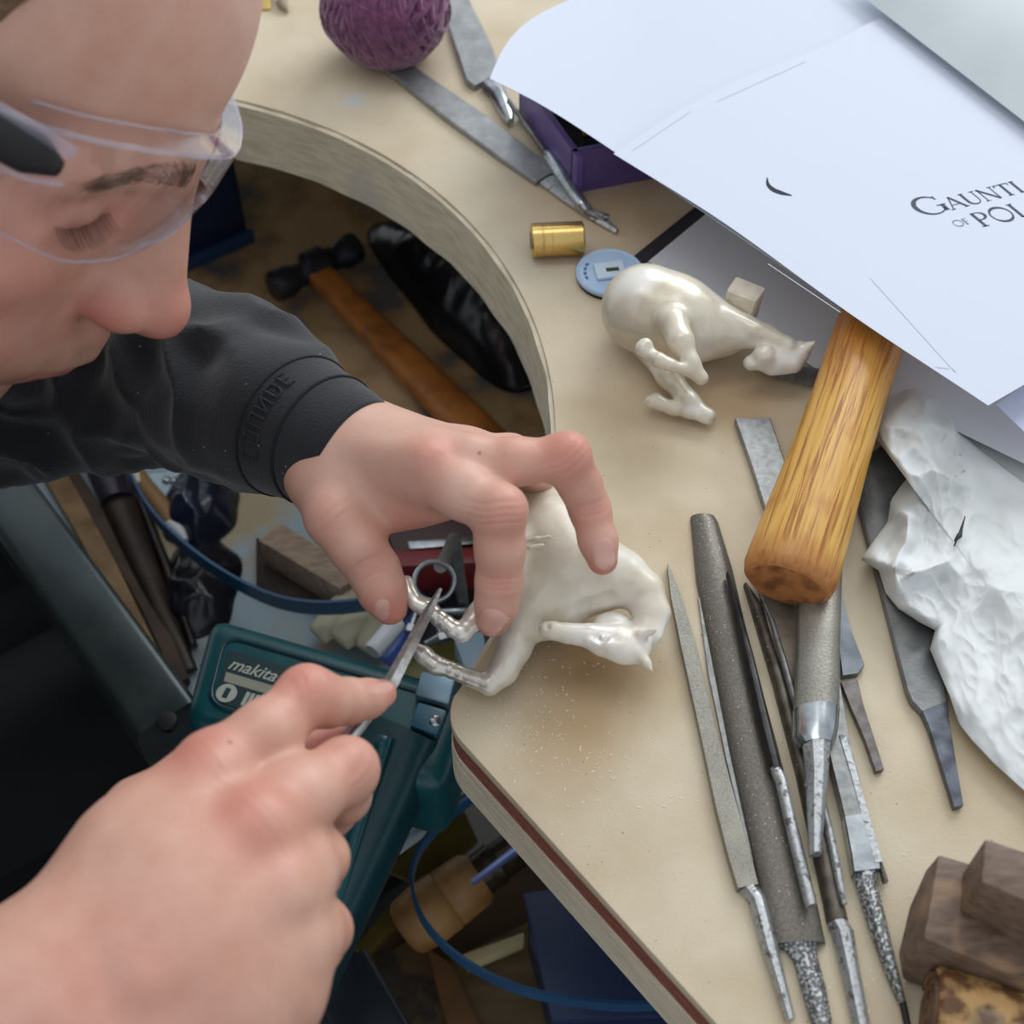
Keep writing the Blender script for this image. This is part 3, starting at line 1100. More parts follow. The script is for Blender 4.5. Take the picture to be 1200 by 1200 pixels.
# brass cylinder
a, b = P(622, 282, .0082), P(684, 279, .0082)
M_brass = mat('brass', srgb(226, 196, 128), .26, 1.0, srgb(196, 160, 92), 60, lo=.3, hi=.7, bump=.05, bscale=500)
t = thing('brass_cylinder', 'short polished brass cylinder lying on its side beside the blue disc', 'cylinder', ((a[0] + b[0]) / 2, (a[1] + b[1]) / 2, BENCH))
r = .0080
obj('cylinder_body', lathe_between(a, b, [(0, r * .86), (.015, r * .96), (.03, r), (.2, r), (.21, r * .985), (.225, r * .985), (.235, r), (.38, r), (.385, r * .985), (.395, r * .985), (.40, r), (.97, r), (.985, r * .96), (1, r * .88)], 40), M_brass, t, smooth=True, sharp=25)
obj('bore', lathe_between(a - (b - a) * .006, a + (b - a) * .03, [(0, r * .5), (1, r * .5)], 24), mat('dark_brass', srgb(96, 74, 34), .4, .8), t, smooth=True, sharp=40)

# blue disc
c = P(715, 318, .004)
t = thing('blue_disc', 'pale blue round plastic disc with slotted hub beside the brass cylinder', 'disc', (c[0], c[1], BENCH))
M_blue = mat('pale_blue_plastic', srgb(184, 208, 236), .35, 0, srgb(170, 198, 230), 40)
R = .0157
zz = BENCH


def disc(prof):
    return lathe_between((c[0], c[1], zz), (c[0], c[1], zz + .01), prof, 48)


obj('black_underside', disc([(.0, R * .97), (.05, R * .985), (.18, R * .985)]), M_black, t, smooth=True, sharp=35)
obj('disc_body', disc([(.18, R * .98), (.22, R), (.38, R), (.42, R * .97), (.40, R * .93), (.36, R * .9), (.36, R * .5), (.37, R * .1)]), M_blue, t, smooth=True, sharp=35)
hub = obj('hub', rbox((c[0], c[1], zz + .0046), np.array([.0070, .0012, 0]), np.array([-.0009, .0052, 0]), (0, 0, .0010), .0009, 3), mat('white_blue_plastic', srgb(206, 224, 240), .35), t, smooth=True, sharp=35)
obj('slot', rbox((c[0] + .001, c[1] - .0004, zz + .0056), np.array([.0030, .0004, 0]), np.array([-.0002, .0012, 0]), (0, 0, .0003), .0002, 1), mat('dark_olive', srgb(64, 66, 40), .6), hub, smooth=False)
for a_ in (155, 170, 185, 200):
    q = c + np.array([math.cos(math.radians(a_)), math.sin(math.radians(a_)), 0]) * R * .74
    obj('printed_mark', rbox((q[0], q[1], zz + .0037), np.array([-math.sin(math.radians(a_)), math.cos(math.radians(a_)), 0]) * .0009, np.array([math.cos(math.radians(a_)), math.sin(math.radians(a_)), 0]) * .0006, (0, 0, .0002)), mat('blue_ink', srgb(70, 104, 158), .5), t, smooth=False)

# dark strip under the papers
q = P(795, 268)
s = obj('saw_blade', strip([((740, 302), (752, 309), .0004, .0012), ((800, 254), (812, 272), .0004, .0012), ((828, 232), (860, 238), .0004, .0012)], 'flat'), mat('dark_blade_steel', srgb(70, 66, 72), .5, .5, srgb(54, 50, 56), 60), smooth=True, sharp=35)
tag(s, 'dark flat steel strip sticking out beneath the papers behind the rearmost horse', 'strip')

# palette-knife blade under the second horse's head
s = obj('palette_knife', strip([((884, 418), (886, 432), .0022, .0010), ((910, 421), (905, 441), .0022, .0010), ((940, 428), (935, 448), .0022, .0010), ((960, 432), (955, 452), .0022, .0010), ((972, 439), (970, 447), .0022, .0010)], 'flat'), M_steel_plain, smooth=True, sharp=35)
tag(s, 'rounded steel spatula blade beneath the head of the small white horse without rider', 'blade')

# wool ball ----------------------------------------------------------------------------------------------
c = P(452, 36, .031)
c = np.array(P(452, 8, .030))
Rb = .031
t = thing('wool_ball', 'dark purple ball of wool resting on a grey file at the top', 'ball', (c[0], c[1], BENCH))
M_wool = mat('purple_wool', srgb(134, 76, 118), .95, 0, srgb(104, 54, 92), 240, bump=.8, bscale=700, sheen=.5)
V, Fc = [], []
sph = []
for i in range(25):
    th = math.pi * i / 24
    sph.append([(c[0] + Rb * 1.1 * .95 * math.sin(th) * math.cos(f), c[1] + Rb * .95 * math.sin(th) * math.sin(f), c[2] + Rb * .95 * math.cos(th)) for f in np.linspace(0, 2 * math.pi, 40, endpoint=False)])
sph[0] = [(c[0] + .0003 * math.cos(f), c[1] + .0003 * math.sin(f), sph[0][0][2]) for f in np.linspace(0, 2 * math.pi, 40, endpoint=False)]
sph[-1] = [(c[0] + .0003 * math.cos(f), c[1] + .0003 * math.sin(f), sph[-1][0][2]) for f in np.linspace(0, 2 * math.pi, 40, endpoint=False)]
obj('ball_core', recalc(loft(sph)), M_wool, t)
strands = []
rr = random.Random(3)
for k in range(90):
    # each strand is a great-circle-like wrap; most run roughly along one direction
    tilt = rr.gauss(1.35, .16) if k < 70 else rr.uniform(.4, 1.3)
    az = rr.uniform(0, 2 * math.pi) if k >= 70 else rr.gauss(1.2, .35)
    M = Matrix.Rotation(az, 3, 'Z') @ Matrix.Rotation(tilt, 3, 'X')
    off = rr.uniform(-.75, .75)
    pts = []
    for a in np.linspace(0, 2 * math.pi, 40):
        rad = math.sqrt(1 - off * off)
        p = M @ Vector((rad * math.cos(a), rad * math.sin(a), off + .05 * math.sin(3 * a + k)))
        p.normalize()
        pts.append(c + np.array([p.x * 1.1, p.y, p.z]) * (Rb * (.955 + .022 * math.sin(2 * a + k * 1.7))))
    strands.append(tube(pts, (.0014 + .0007 * rr.random()) , 6, cap=True))
obj('wound_strand', join(*strands), M_wool, t)['kind'] = 'stuff'

# small bits at the very top
g = obj('brass_offcut', quadbox([(299, -14), (318, -12), (317, 10), (300, 11)], 0, .0012, .0003), mat('yellow_brass_sheet', srgb(206, 176, 100), .35, .7), smooth=True, sharp=35)
tag(g, 'small yellow brass offcut at the top edge beside the forehead', 'offcut')
pt_ = P(333, 4)
t = thing('pencil', 'pale pencil tip poking in at the top edge', 'pencil', (pt_[0], pt_[1], BENCH))
obj('pencil_body', lathe_between(P(318, -50, .004), P(330, 2, .0035), [(0, .0034), (1, .0034)], 6), mat('pale_paint', srgb(198, 208, 214), .4), t, smooth=True, sharp=30)
obj('pencil_point', lathe_between(P(330, 2, .0035), P(337, 15, .0014), [(0, .0033), (.7, .0012), (1, .0004)], 12), mat('dull_wood', srgb(150, 132, 112), .6), t)

# ------------------------------------------------------------------ hammer (only the handle shows, head under the papers)
a = P(925, 676, .019)
b = P(1010, 420, .026)
ax = (b - a) / np.linalg.norm(b - a)
t = thing('hammer', 'large hammer with a thick yellow varnished wooden handle, head under the papers', 'hammer', (a[0], a[1], BENCH + .006))
sd = np.cross(ax, (0, 0, 1)); sd /= np.linalg.norm(sd)
un = np.cross(sd, ax)
L0 = np.linalg.norm(b - a)
prof = [(-.004, .0148, .0118), (-.0022, .0168, .0136), (.0015, .0178, .0146), (.012, .0176, .0147), (.03, .0168, .0142), (.06, .0156, .0134), (.09, .0149, .0128), (.115, .0152, .0128), (.14, .0150, .0124), (.18, .0135, .0112), (.22, .0118, .0096)]
rings = []
for (s, rx, ry) in prof:
    rings.append([a + ax * s + sd * math.cos(q) * rx + un * math.sin(q) * ry for q in np.linspace(0, 2 * math.pi, 40, endpoint=False)])


def wood_handle():
    m = bpy.data.materials.new('varnished_handle')
    m.use_nodes = True
    nt = m.node_tree
    N, L = nt.nodes, nt.links
    bs = N['Principled BSDF']
    bs.inputs['Roughness'].default_value = .33
    tc = N.new('ShaderNodeTexCoord')
    al = math.atan2(ax[1], ax[0])
    mp = N.new('ShaderNodeMapping')
    mp.vector_type = 'TEXTURE'
    mp.inputs['Rotation'].default_value = (0, 0, al)
    L.new(tc.outputs['Object'], mp.inputs['Vector'])
    m2 = N.new('ShaderNodeMapping')
    m2.inputs['Scale'].default_value = (22, 640, 420)
    L.new(mp.outputs['Vector'], m2.inputs['Vector'])
    n1 = N.new('ShaderNodeTexNoise')
    n1.inputs['Scale'].default_value = 1
    n1.inputs['Detail'].default_value = 4
    n1.inputs['Distortion'].default_value = .8
    L.new(m2.outputs['Vector'], n1.inputs['Vector'])
    cr = N.new('ShaderNodeValToRGB')
    e = cr.color_ramp.elements
    e[0].position, e[0].color = .36, srgb(150, 96, 40)
    e[1].position, e[1].color = .62, srgb(212, 166, 84)
    k = e.new(.47)
    k.color = srgb(200, 148, 68)
    L.new(n1.outputs['Fac'], cr.inputs['Fac'])
    n2 = N.new('ShaderNodeTexNoise')
    n2.inputs['Scale'].default_value = 55
    n2.inputs['Detail'].default_value = 6
    L.new(tc.outputs['Object'], n2.inputs['Vector'])
    mr = N.new('ShaderNodeMapRange')
    mr.inputs['From Min'].default_value = .54
    mr.inputs['From Max'].default_value = .7
    mr.inputs['To Max'].default_value = .6
    L.new(n2.outputs['Fac'], mr.inputs['Value'])
    x = N.new('ShaderNodeMix')
    x.data_type = 'RGBA'
    L.new(mr.outputs['Result'], x.inputs['Factor'])
    L.new(cr.outputs['Color'], x.inputs['A'])
    x.inputs['B'].default_value = srgb(176, 110, 44)
    # browner towards the butt and towards the head
    sx = N.new('ShaderNodeSeparateXYZ')
    L.new(mp.outputs['Vector'], sx.inputs[0])
    w1 = N.new('ShaderNodeMapRange')
    w1.inputs['From Min'].default_value = .012
    w1.inputs['From Max'].default_value = -.001
    w1.inputs['To Max'].default_value = .75
    L.new(sx.outputs['X'], w1.inputs['Value'])
    y = N.new('ShaderNodeMix')
    y.data_type = 'RGBA'
    L.new(w1.outputs['Result'], y.inputs['Factor'])
    L.new(x.outputs['Result'], y.inputs['A'])
    y.inputs['B'].default_value = srgb(166, 102, 52)
    w2 = N.new('ShaderNodeMapRange')
    w2.inputs['From Min'].default_value = .078
    w2.inputs['From Max'].default_value = .125
    w2.inputs['To Max'].default_value = .7
    L.new(sx.outputs['X'], w2.inputs['Value'])
    z_ = N.new('ShaderNodeMix')
    z_.data_type = 'RGBA'
    L.new(w2.outputs['Result'], z_.inputs['Factor'])
    L.new(y.outputs['Result'], z_.inputs['A'])
    z_.inputs['B'].default_value = srgb(180, 104, 40)
    L.new(z_.outputs['Result'], bs.inputs['Base Color'])
    bp = N.new('ShaderNodeBump')
    bp.inputs['Strength'].default_value = .25
    bp.inputs['Distance'].default_value = .001
    L.new(n1.outputs['Fac'], bp.inputs['Height'])
    L.new(bp.outputs['Normal'], bs.inputs['Normal'])
    return m


handle = obj('handle', recalc(loft(rings)), wood_handle(), t, smooth=True, sharp=50)
# worn end grain of the butt
M_end = mat('butt_end_grain', srgb(176, 112, 62), .5, 0, srgb(120, 72, 36), 130, detail=6, lo=.42, hi=.62, bump=.3, bscale=260)
er = [[a + ax * (-.0044 - .0003 * (1 - f)) + sd * math.cos(q) * .0146 * f + un * math.sin(q) * .0116 * f for q in np.linspace(0, 2 * math.pi, 32, endpoint=False)] for f in (1.0, .98, .6, .25, .04)]
er.insert(0, [p + ax * .001 for p in er[0]])
obj('butt_end', recalc(loft(er)), M_end, handle, smooth=True, sharp=60)
hc = a + ax * .232
obj('hammer_head', bevelled(recalc(loft([[hc + sd * s + ax * x * 1.0 + np.array([0, 0, y]) for x, y in ((-w_, -w_ * .75), (w_, -w_ * .75), (w_, w_ * .75), (-w_, w_ * .75))] for s, w_ in ((-.045, .013), (-.028, .014), (-.02, .011), (.02, .011), (.028, .014), (.045, .013))])), .0015), M_steel_dark, t, smooth=True, sharp=35)

# ------------------------------------------------------------------ brown wooden plane-like block (bottom right)
q = P(1130, 1090)
M_rw = mat('dark_worn_wood', srgb(118, 96, 80), .55, 0, srgb(84, 64, 50), 110, lo=.35, hi=.7, bump=.3, bscale=240, stretch=(1, 3, 3), col3=srgb(142, 112, 82), scale3=50, lo3=.56, hi3=.66)
t = thing('wooden_block', 'dark brown chamfered hardwood block with a square top, bottom right of the bench', 'block', (q[0], q[1], BENCH))


def hull(pts, bev=.001):
    bm = bmesh.new()
    for p in pts:
        bm.verts.new(p)
    r = bmesh.ops.convex_hull(bm, input=bm.verts)
    bmesh.ops.delete(bm, geom=list({v for v in r['geom_interior'] if isinstance(v, bmesh.types.BMVert)}), context='VERTS')
    bmesh.ops.dissolve_limit(bm, angle_limit=math.radians(4), verts=bm.verts, edges=bm.edges)
    bmesh.ops.recalc_face_normals(bm, faces=bm.faces)
    bm.verts.index_update()
    V = [tuple(v.co) for v in bm.verts]
    Fc = [tuple(v.index for v in f.verts) for f in bm.faces]
    bm.free()
    return bevelled((V, Fc), bev, 2, 12)


hb = .034
body = [P(1100, 1002, hb), P(1140, 1014, hb), P(1083, 1100, hb), P(1092, 1045, hb), P(1260, 1172, hb), P(1300, 1060, hb)]
low = []
for (x, y, h) in [(1057, 1131, .012), (1053, 1118, .014), (1066, 1063, .018), (1058, 1147, .003), (1270, 1210, .012), (1270, 1232, .0), (1062, 1148, .0), (1085, 1020, .022)]:
    low.append(P(x, y, h))
g = P(1290, 1120, 0)
low += [np.array([g[0], g[1], BENCH]), np.array([P(1150, 1030, 0)[0], P(1150, 1030, 0)[1], BENCH])]
obj('block_body', hull(body + low, .0012), M_rw, t, smooth=True, sharp=25)
h2 = .060
topc = [P(1154, 982, h2), P(1150, 1033, h2), P(1280, 1090, h2), P(1275, 1022, h2)]
bot = [P(1124, 1070, hb - .001), P(1198, 1108, hb - .001), P(1270, 1150, hb - .001)]
e = bot[0] + (topc[0] - topc[1])
e2 = bot[2] + (topc[0] - topc[1])
obj('top_block', hull(topc + bot + [np.array([e[0], e[1], BENCH + hb - .001]), np.array([e2[0], e2[1], BENCH + hb - .001])], .0012), M_rw, t, smooth=True, sharp=25)

# rawhide roll at the bottom edge
ra_, rb_ = P(1090, 1187, .0145), P(1290, 1232, .0145)
t = thing('rawhide_mallet', 'tan rolled rawhide mallet head with spiral end, lowest right corner', 'mallet', ((ra_[0] + rb_[0]) / 2, (ra_[1] + rb_[1]) / 2, BENCH))
axr = rb_ - ra_
Lr = np.linalg.norm(axr)
tr = axr / Lr
sr = np.cross(tr, (0, 0, 1)); sr /= np.linalg.norm(sr)
nr = np.cross(sr, tr)
rings = []
for u in np.linspace(0, 1, 40):
    ring = []
    for q in np.linspace(0, 2 * math.pi, 48, endpoint=False):
        r0 = .0142 * (1 + .015 * math.sin(3 * q + 9 * u) + .03 * mnoise.noise(Vector((u * 22, math.cos(q) * 3.5, math.sin(q) * 3.5))))
        r0 *= 1 - .10 * max(0, 1 - u / .03) ** 2
        ring.append(ra_ + axr * u + sr * math.cos(q) * r0 + nr * math.sin(q) * r0)
    rings.append(ring)
M_hide = mat('rawhide', srgb(196, 156, 100), .55, 0, srgb(104, 70, 42), 130, detail=9, lo=.44, hi=.6, bump=.9, bscale=180, col3=srgb(140, 124, 112), scale3=60, lo3=.58, hi3=.68)
obj('rolled_hide', recalc(loft(rings)), M_hide, t, smooth=True, sharp=60)
sp = []
for k in range(90):
    th = k / 89 * 2 * math.pi * 2.6
    rr_ = .0018 + .0105 * k / 89
    sp.append(ra_ - tr * .0004 + sr * math.cos(th) * rr_ + nr * math.sin(th) * rr_)
obj('spiral_end', tube(sp, .0011, 6, up=tuple(tr)), mat('dark_hide', srgb(112, 80, 54), .6, 0, srgb(76, 52, 36), 120), t)

# ------------------------------------------------------------------ crumpled tissue
out = [(1018, 492), (1024, 474), (1034, 456), (1052, 449), (1076, 452), (1096, 462), (1112, 480), (1122, 503), (1150, 528), (1200, 566), (1270, 610), (1300, 760), (1290, 985), (1235, 955), (1200, 926), (1165, 894), (1140, 868), (1124, 848), (1113, 815), (1100, 785), (1090, 760), (1096, 738), (1078, 729), (1052, 712), (1038, 694), (1030, 668), (1009, 655), (1022, 636), (1040, 612), (1044, 586), (1058, 566), (1072, 551), (1062, 542), (1044, 528), (1026, 512)]
op = np.array(out + [out[0]], float)
seg = np.r_[0, np.cumsum(np.linalg.norm(np.diff(op, axis=0), axis=1))]
NT, NR = 300, 110
S = np.linspace(0, seg[-1], NT, endpoint=False)
edge = np.c_[np.interp(S, seg, op[:, 0]), np.interp(S, seg, op[:, 1])]
ctr = np.array([1158.0, 690.0])


def ridge(p, sc, seed):
    """creased relief : folded cells"""
    v = Vector((p[0] * sc + seed, p[1] * sc - seed, seed * .37))
    d, _ = mnoise.voronoi(v)
    return d[1] - d[0]


V = []
for i in range(NR + 1):
    f = (i / NR) ** .8
    for j in range(NT):
        p = ctr + (edge[j] - ctr) * f
        q = p + 8 * np.array([mnoise.noise(Vector((p[0] * .02, p[1] * .02, 3))), mnoise.noise(Vector((p[0] * .02, p[1] * .02, 9)))])
        r1 = abs(mnoise.noise(Vector((q[0] * .020 + q[1] * .008, q[1] * .013 - q[0] * .006, 1.3)))) * 2.0
        r2 = abs(mnoise.noise(Vector((q[0] * .040 - q[1] * .012, q[1] * .030, 5.1)))) * 2.0
        r3 = abs(mnoise.noise(Vector((q[0] * .05, q[1] * .03, 2))))
        r4 = abs(mnoise.noise(Vector((q[0] * .022 + 4, q[1] * .012, 7))))
        r5 = abs(mnoise.noise(Vector((q[0] * .09, q[1] * .07, 9.3)))) * 2.0
        left = min(1.0, max(0.12, (1150 - p[0] + .25 * (700 - p[1])) / 90.0))       # crumpled at the left, smooth to the right
        top = max(0.0, min(1.0, (560 - p[1]) / 60.0))
        h = .010 + .013 * (1 - r1) * left + .004 * (1 - r2) * (left * .85 + .15) + .006 * top - .004 * r4 + .0012 * (1 - r5) * (left * .8 + .2)
        h += .006 * math.exp(-((p[0] - p[1] * .9 - 560) / 42.0) ** 2) * (1 - f ** 3)
        h = h * (1 - f ** 7) + (.0065 + .003 * mnoise.noise(Vector((p[0] * .03, p[1] * .03, 1)))) * f ** 7
        V.append(P(p[0], p[1], max(.005, h)))
Fc = []
for i in range(NR):
    for j in range(NT):
        k = (j + 1) % NT
        if i == 0:
            continue
        Fc.append((i * NT + j, (i + 1) * NT + j, (i + 1) * NT + k, i * NT + k))
Fc.append(tuple(NT + j for j in range(NT)))
V = np.array(V)
V[:NT] = V[NT:2 * NT]
used = np.arange(NT, len(V))
V = V[NT:]
Fc = [tuple(i - NT for i in f) for f in Fc]
n = len(V)
V2 = np.vstack([V, V - np.array([0, 0, .0004])])
F2 = Fc + [tuple(i + n for i in f[::-1]) for f in Fc]
rim = (NR - 1) * NT
F2 += [(rim + j, rim + n + j, rim + n + (j + 1) % NT, rim + (j + 1) % NT) for j in range(NT)]
M_tis = mat('white_tissue', srgb(222, 225, 225), .8, 0, srgb(212, 215, 213), 30, bump=.12, bscale=220, sss=0)
t = obj('crumpled_tissue', recalc((V2, F2)), M_tis, smooth=True)
tag(t, 'crumpled white tissue paper at the right edge, lying over the wide dark file', 'tissue')
for (x0, y0, x1, y1, w_) in [(1118, 640, 1131, 605, .0006), (1119, 634, 1127, 622, .0011)]:
    a1, b1 = P(x0, y0, .0225), P(x1, y1, .0225)
    obj('dark_fleck', tube([a1, (a1 + b1) / 2 + np.array([0.0004, 0, 0.0003]), b1], [w_ * .4, w_, w_ * .3], 6), mat('soot', srgb(60, 60, 58), .8), t)

# ------------------------------------------------------------------ loose metal filings round the work
rf = random.Random(11)
parts = []
for k in range(260):
    cx, cy, sx, sy = rf.choice([(600, 850, 26, 14), (640, 870, 40, 26), (640, 800, 40, 22), (980, 1090, 60, 60), (700, 900, 60, 40)])
    q = P(cx + rf.gauss(0, sx), cy + rf.gauss(0, sy))
    rel = q[:2] - CA
    if rel @ DV < .004 or np.linalg.norm(q[:2] - CC) < CR + .004:
        continue
    an = rf.uniform(0, math.pi)
    L_, w_ = rf.uniform(.0002, .0007), rf.uniform(.00008, .0002)
    d1, d2 = np.array([math.cos(an), math.sin(an), 0]) * L_, np.array([-math.sin(an), math.cos(an), 0]) * w_
    parts.append(rbox(q + np.array([0, 0, .00012]), d1, d2, (0, 0, .0001)))
fil = obj('metal_filings', join(*parts), mat('filings', srgb(222, 216, 204), .5, .3), smooth=False)
tag(fil, 'pale metal filings scattered on the bench corner around the horse', 'filings')
fil['kind'] = 'stuff'
# ------------------------------------------------------------------ things in the drawer and on the lower shelf
DZ = HD


def tag1(name, vf, m, label, cat, group=None, sharp=35, **k):
    return tag(obj(name, vf, m, smooth=True, sharp=sharp, **k), label, cat, group)


# hammer in the drawer
a, b = P(372, 318, DZ + .020), P(640, 590, DZ + .016)
t = thing('hammer', 'hammer with orange-brown wooden handle and dark blue head, lying down in the drawer', 'hammer', (a[0], a[1], BENCH + DZ))
ax = (b - a) / np.linalg.norm(b - a)
L0 = np.linalg.norm(b - a)
sd = np.cross(ax, (0, 0, 1)); sd /= np.linalg.norm(sd)
un = np.cross(sd, ax)
rings = []
for u, rx, ry in ((-.02, .0085, .006), (.05, .009, .0065), (.2, .0095, .007), (.45, .0115, .008), (.7, .0128, .0085), (1, .0135, .009)):
    rings.append([a + ax * L0 * u + sd * math.copysign(abs(math.cos(q)) ** .7, math.cos(q)) * rx + un * math.copysign(abs(math.sin(q)) ** .7, math.sin(q)) * ry for q in np.linspace(0, 2 * math.pi, 28, endpoint=False)])
obj('handle', recalc(loft(rings)), mat('orange_wood', srgb(188, 118, 48), .45, 0, srgb(146, 84, 34), 60, stretch=(1, 1, 1), lo=.4, hi=.66, bump=.1, col3=srgb(120, 72, 36), scale3=22, lo3=.58, hi3=.7), t, smooth=True, sharp=50)
M_hb = mat('dark_blue_steel', srgb(38, 48, 66), .4, .5, srgb(58, 54, 52), 60)
hc = a - ax * .004
w = sd * -1
obj('hammer_head', lathe_between(hc - w * .032, hc + w * .034, [(0, .009), (.03, .0105), (.2, .0105), (.28, .008), (.36, .0085), (.42, .0125), (.6, .0125), (.66, .0085), (.74, .008), (.8, .0105), (.97, .0108), (1, .0095)], 24), M_hb, t, smooth=True, sharp=40)

# dark blue bin behind the face
M_bin = mat('dark_blue_plastic', srgb(24, 44, 84), .4, 0, srgb(20, 36, 70), 12)
q = P(262, 295, DZ)
t = thing('storage_bin', 'dark blue plastic storage bin standing in the drawer behind the nose', 'bin', (q[0], q[1], BENCH + DZ))
f = P(292, 284, DZ)[:2]
g = P(200, 324, DZ)[:2]
e1 = (g - f) / np.linalg.norm(g - f)
e2 = np.array([-e1[1], e1[0]])
if e2[1] < 0:
    e2 = -e2
hh = .095
for nm, A, B_, inn in (('bin_side', f, f + e1 * .16, e2), ('bin_side', f + e2 * .12, f + e2 * .12 + e1 * .16, -e2), ('bin_side', f, f + e2 * .12, e1), ('bin_side', f + e1 * .16, f + e1 * .16 + e2 * .12, -e1)):
    obj(nm, bevelled(recalc(prism([tuple(A), tuple(B_), tuple(B_ + inn * .003), tuple(A + inn * .003)], BENCH + DZ, BENCH + DZ + hh)), .0008), M_bin, t, smooth=True, sharp=35)
obj('bin_foot', bevelled(recalc(prism([tuple(f - e1 * .003 - e2 * .004), tuple(f + e1 * .163 - e2 * .004), tuple(f + e1 * .163 - e2 * 0), tuple(f - e1 * .003 - e2 * 0)], BENCH + DZ + .001, BENCH + DZ + .012)), .001), mat('blue_rim', srgb(40, 74, 116), .4), t, smooth=True, sharp=35)


def lump(name, ctr_px, h0, rad, hgt, m, label, cat, seed, crease=1.0, sub=64, ell=(1, 1), rot=0.0):
    """crumpled bag : dome with folded relief"""
    c = P(ctr_px[0], ctr_px[1], h0)
    rings = []
    ca, sa = math.cos(rot), math.sin(rot)
    for i in range(28):
        f = i / 27
        ring = []
        for k in range(sub):
            q = 2 * math.pi * k / sub
            rr = rad * (1 + .22 * mnoise.noise(Vector((math.cos(q) * 1.6 + seed, math.sin(q) * 1.6, seed))))
            x, y = math.cos(q) * rr * (1 - (1 - f) ** 1.0 * 0) * f * ell[0], math.sin(q) * rr * f * ell[1]
            d, _ = mnoise.voronoi(Vector((x * 55 + seed, y * 55, seed)))
            z = hgt * (1 - f ** 2.2) * (.75 + .25 * mnoise.noise(Vector((x * 30, y * 30, seed)))) + crease * .006 * (1 - (d[1] - d[0])) * (1 - f ** 3)
            ring.append((c[0] + x * ca - y * sa, c[1] + x * sa + y * ca, BENCH + h0 + max(.0005, z)))
        rings.append(ring)
    return tag(obj(name, recalc(loft(rings)), m, smooth=True), label, cat)


M_bag = mat('black_bag_film', srgb(20, 21, 26), .22, 0, srgb(30, 32, 40), 30, bump=.3, bscale=60)
lump('plastic_bag', (556, 356), DZ, .068, .045, M_bag, 'black plastic bag lying in the shadow beside the orange hammer handle', 'bag', 3.3, .8, 96, (.60, 1.40), math.atan2(ax[1], ax[0]) - math.pi / 2)
M_bagb = mat('dark_blue_bag_film', srgb(34, 40, 62), .2, 0, srgb(24, 28, 44), 40, bump=.3, bscale=70)
lump('plastic_bag', (234, 596), DZ, .026, .022, M_bagb, 'dark blue shiny plastic bag below the black sleeve', 'bag', 8.1, 1.2, 56, (.85, 1.25), math.radians(5))
lump('plastic_bag', (236, 690), DZ, .028, .014, M_bag, 'black plastic bag lying behind the teal power tool', 'bag', 5.7, .8, 56, (.8, 1.25), math.radians(10))

# long tools between rail and bag
DRW = 'long tools lying along the drawer rail'


def bar(label, pts, name='tool_bar', m=None, cat='tool', kind='flat', parts=()):
    q = P(*pts[0][0], pts[0][2])
    t = thing(name, label, cat, (q[0], q[1], BENCH + DZ), DRW)
    obj('bar', strip(pts, kind), m, t, smooth=True, sharp=35)
    for nm, st, k, mm in parts:
        obj(nm, strip(st, k), mm, t, smooth=True, sharp=35)
    return t


hB_ = DZ + .0005
M_tanw = mat('grubby_tan_wood', srgb(158, 128, 88), .6, 0, srgb(112, 84, 52), 50, stretch=(1, 1, 1), lo=.38, hi=.68)
M_rust = mat('rusty_steel', srgb(132, 96, 62), .55, .3, srgb(96, 72, 52), 50)
bar('tan wooden lath lying next to the steel drawer rail', [((42, 545), (66, 530), hB_, .006), ((98, 640), (124, 632), hB_, .006), ((150, 742), (172, 734), hB_, .006), ((196, 830), (216, 822), hB_, .006)], 'wood_lath', M_tanw, 'lath')
bar('dark brown steel bar between the tan lath and the black handled tool', [((68, 532), (78, 528), hB_ + .001, .006), ((118, 625), (134, 620), hB_ + .001, .006), ((166, 715), (186, 710), hB_ + .001, .006), ((206, 800), (222, 795), hB_ + .001, .006)], 'steel_bar', mat('dark_rust', srgb(84, 66, 52), .5, .4, srgb(60, 48, 40), 50), 'bar')
bar('black handled scraper with brown blade, upper end near the black sleeve', [((118, 590), (158, 580), hB_ + .008, .007), ((140, 640), (176, 630), hB_ + .006, .006), ((176, 720), (204, 712), hB_ + .003, .005), ((212, 790), (232, 784), hB_ + .002, .004)],
    'scraper', mat('brown_blade', srgb(74, 62, 54), .4, .5, srgb(54, 46, 42), 40), 'scraper', 'half',
    [('grip', [((92, 530), (140, 520), hB_ + .010, .012), ((104, 560), (150, 548), hB_ + .010, .013), ((118, 592), (158, 582), hB_ + .009, .010)], 'half', mat('dark_violet_plastic', srgb(48, 42, 58), .35))])
bar('thin dark steel rod just left of the blue strap', [((160, 590), (170, 585), hB_ + .004, .007), ((190, 670), (202, 664), hB_ + .003, .006), ((222, 760), (232, 756), hB_ + .002, .005)], 'steel_rod', mat('dim_steel', srgb(86, 80, 78), .38, .7, srgb(60, 56, 54), 60), 'rod', 'half')
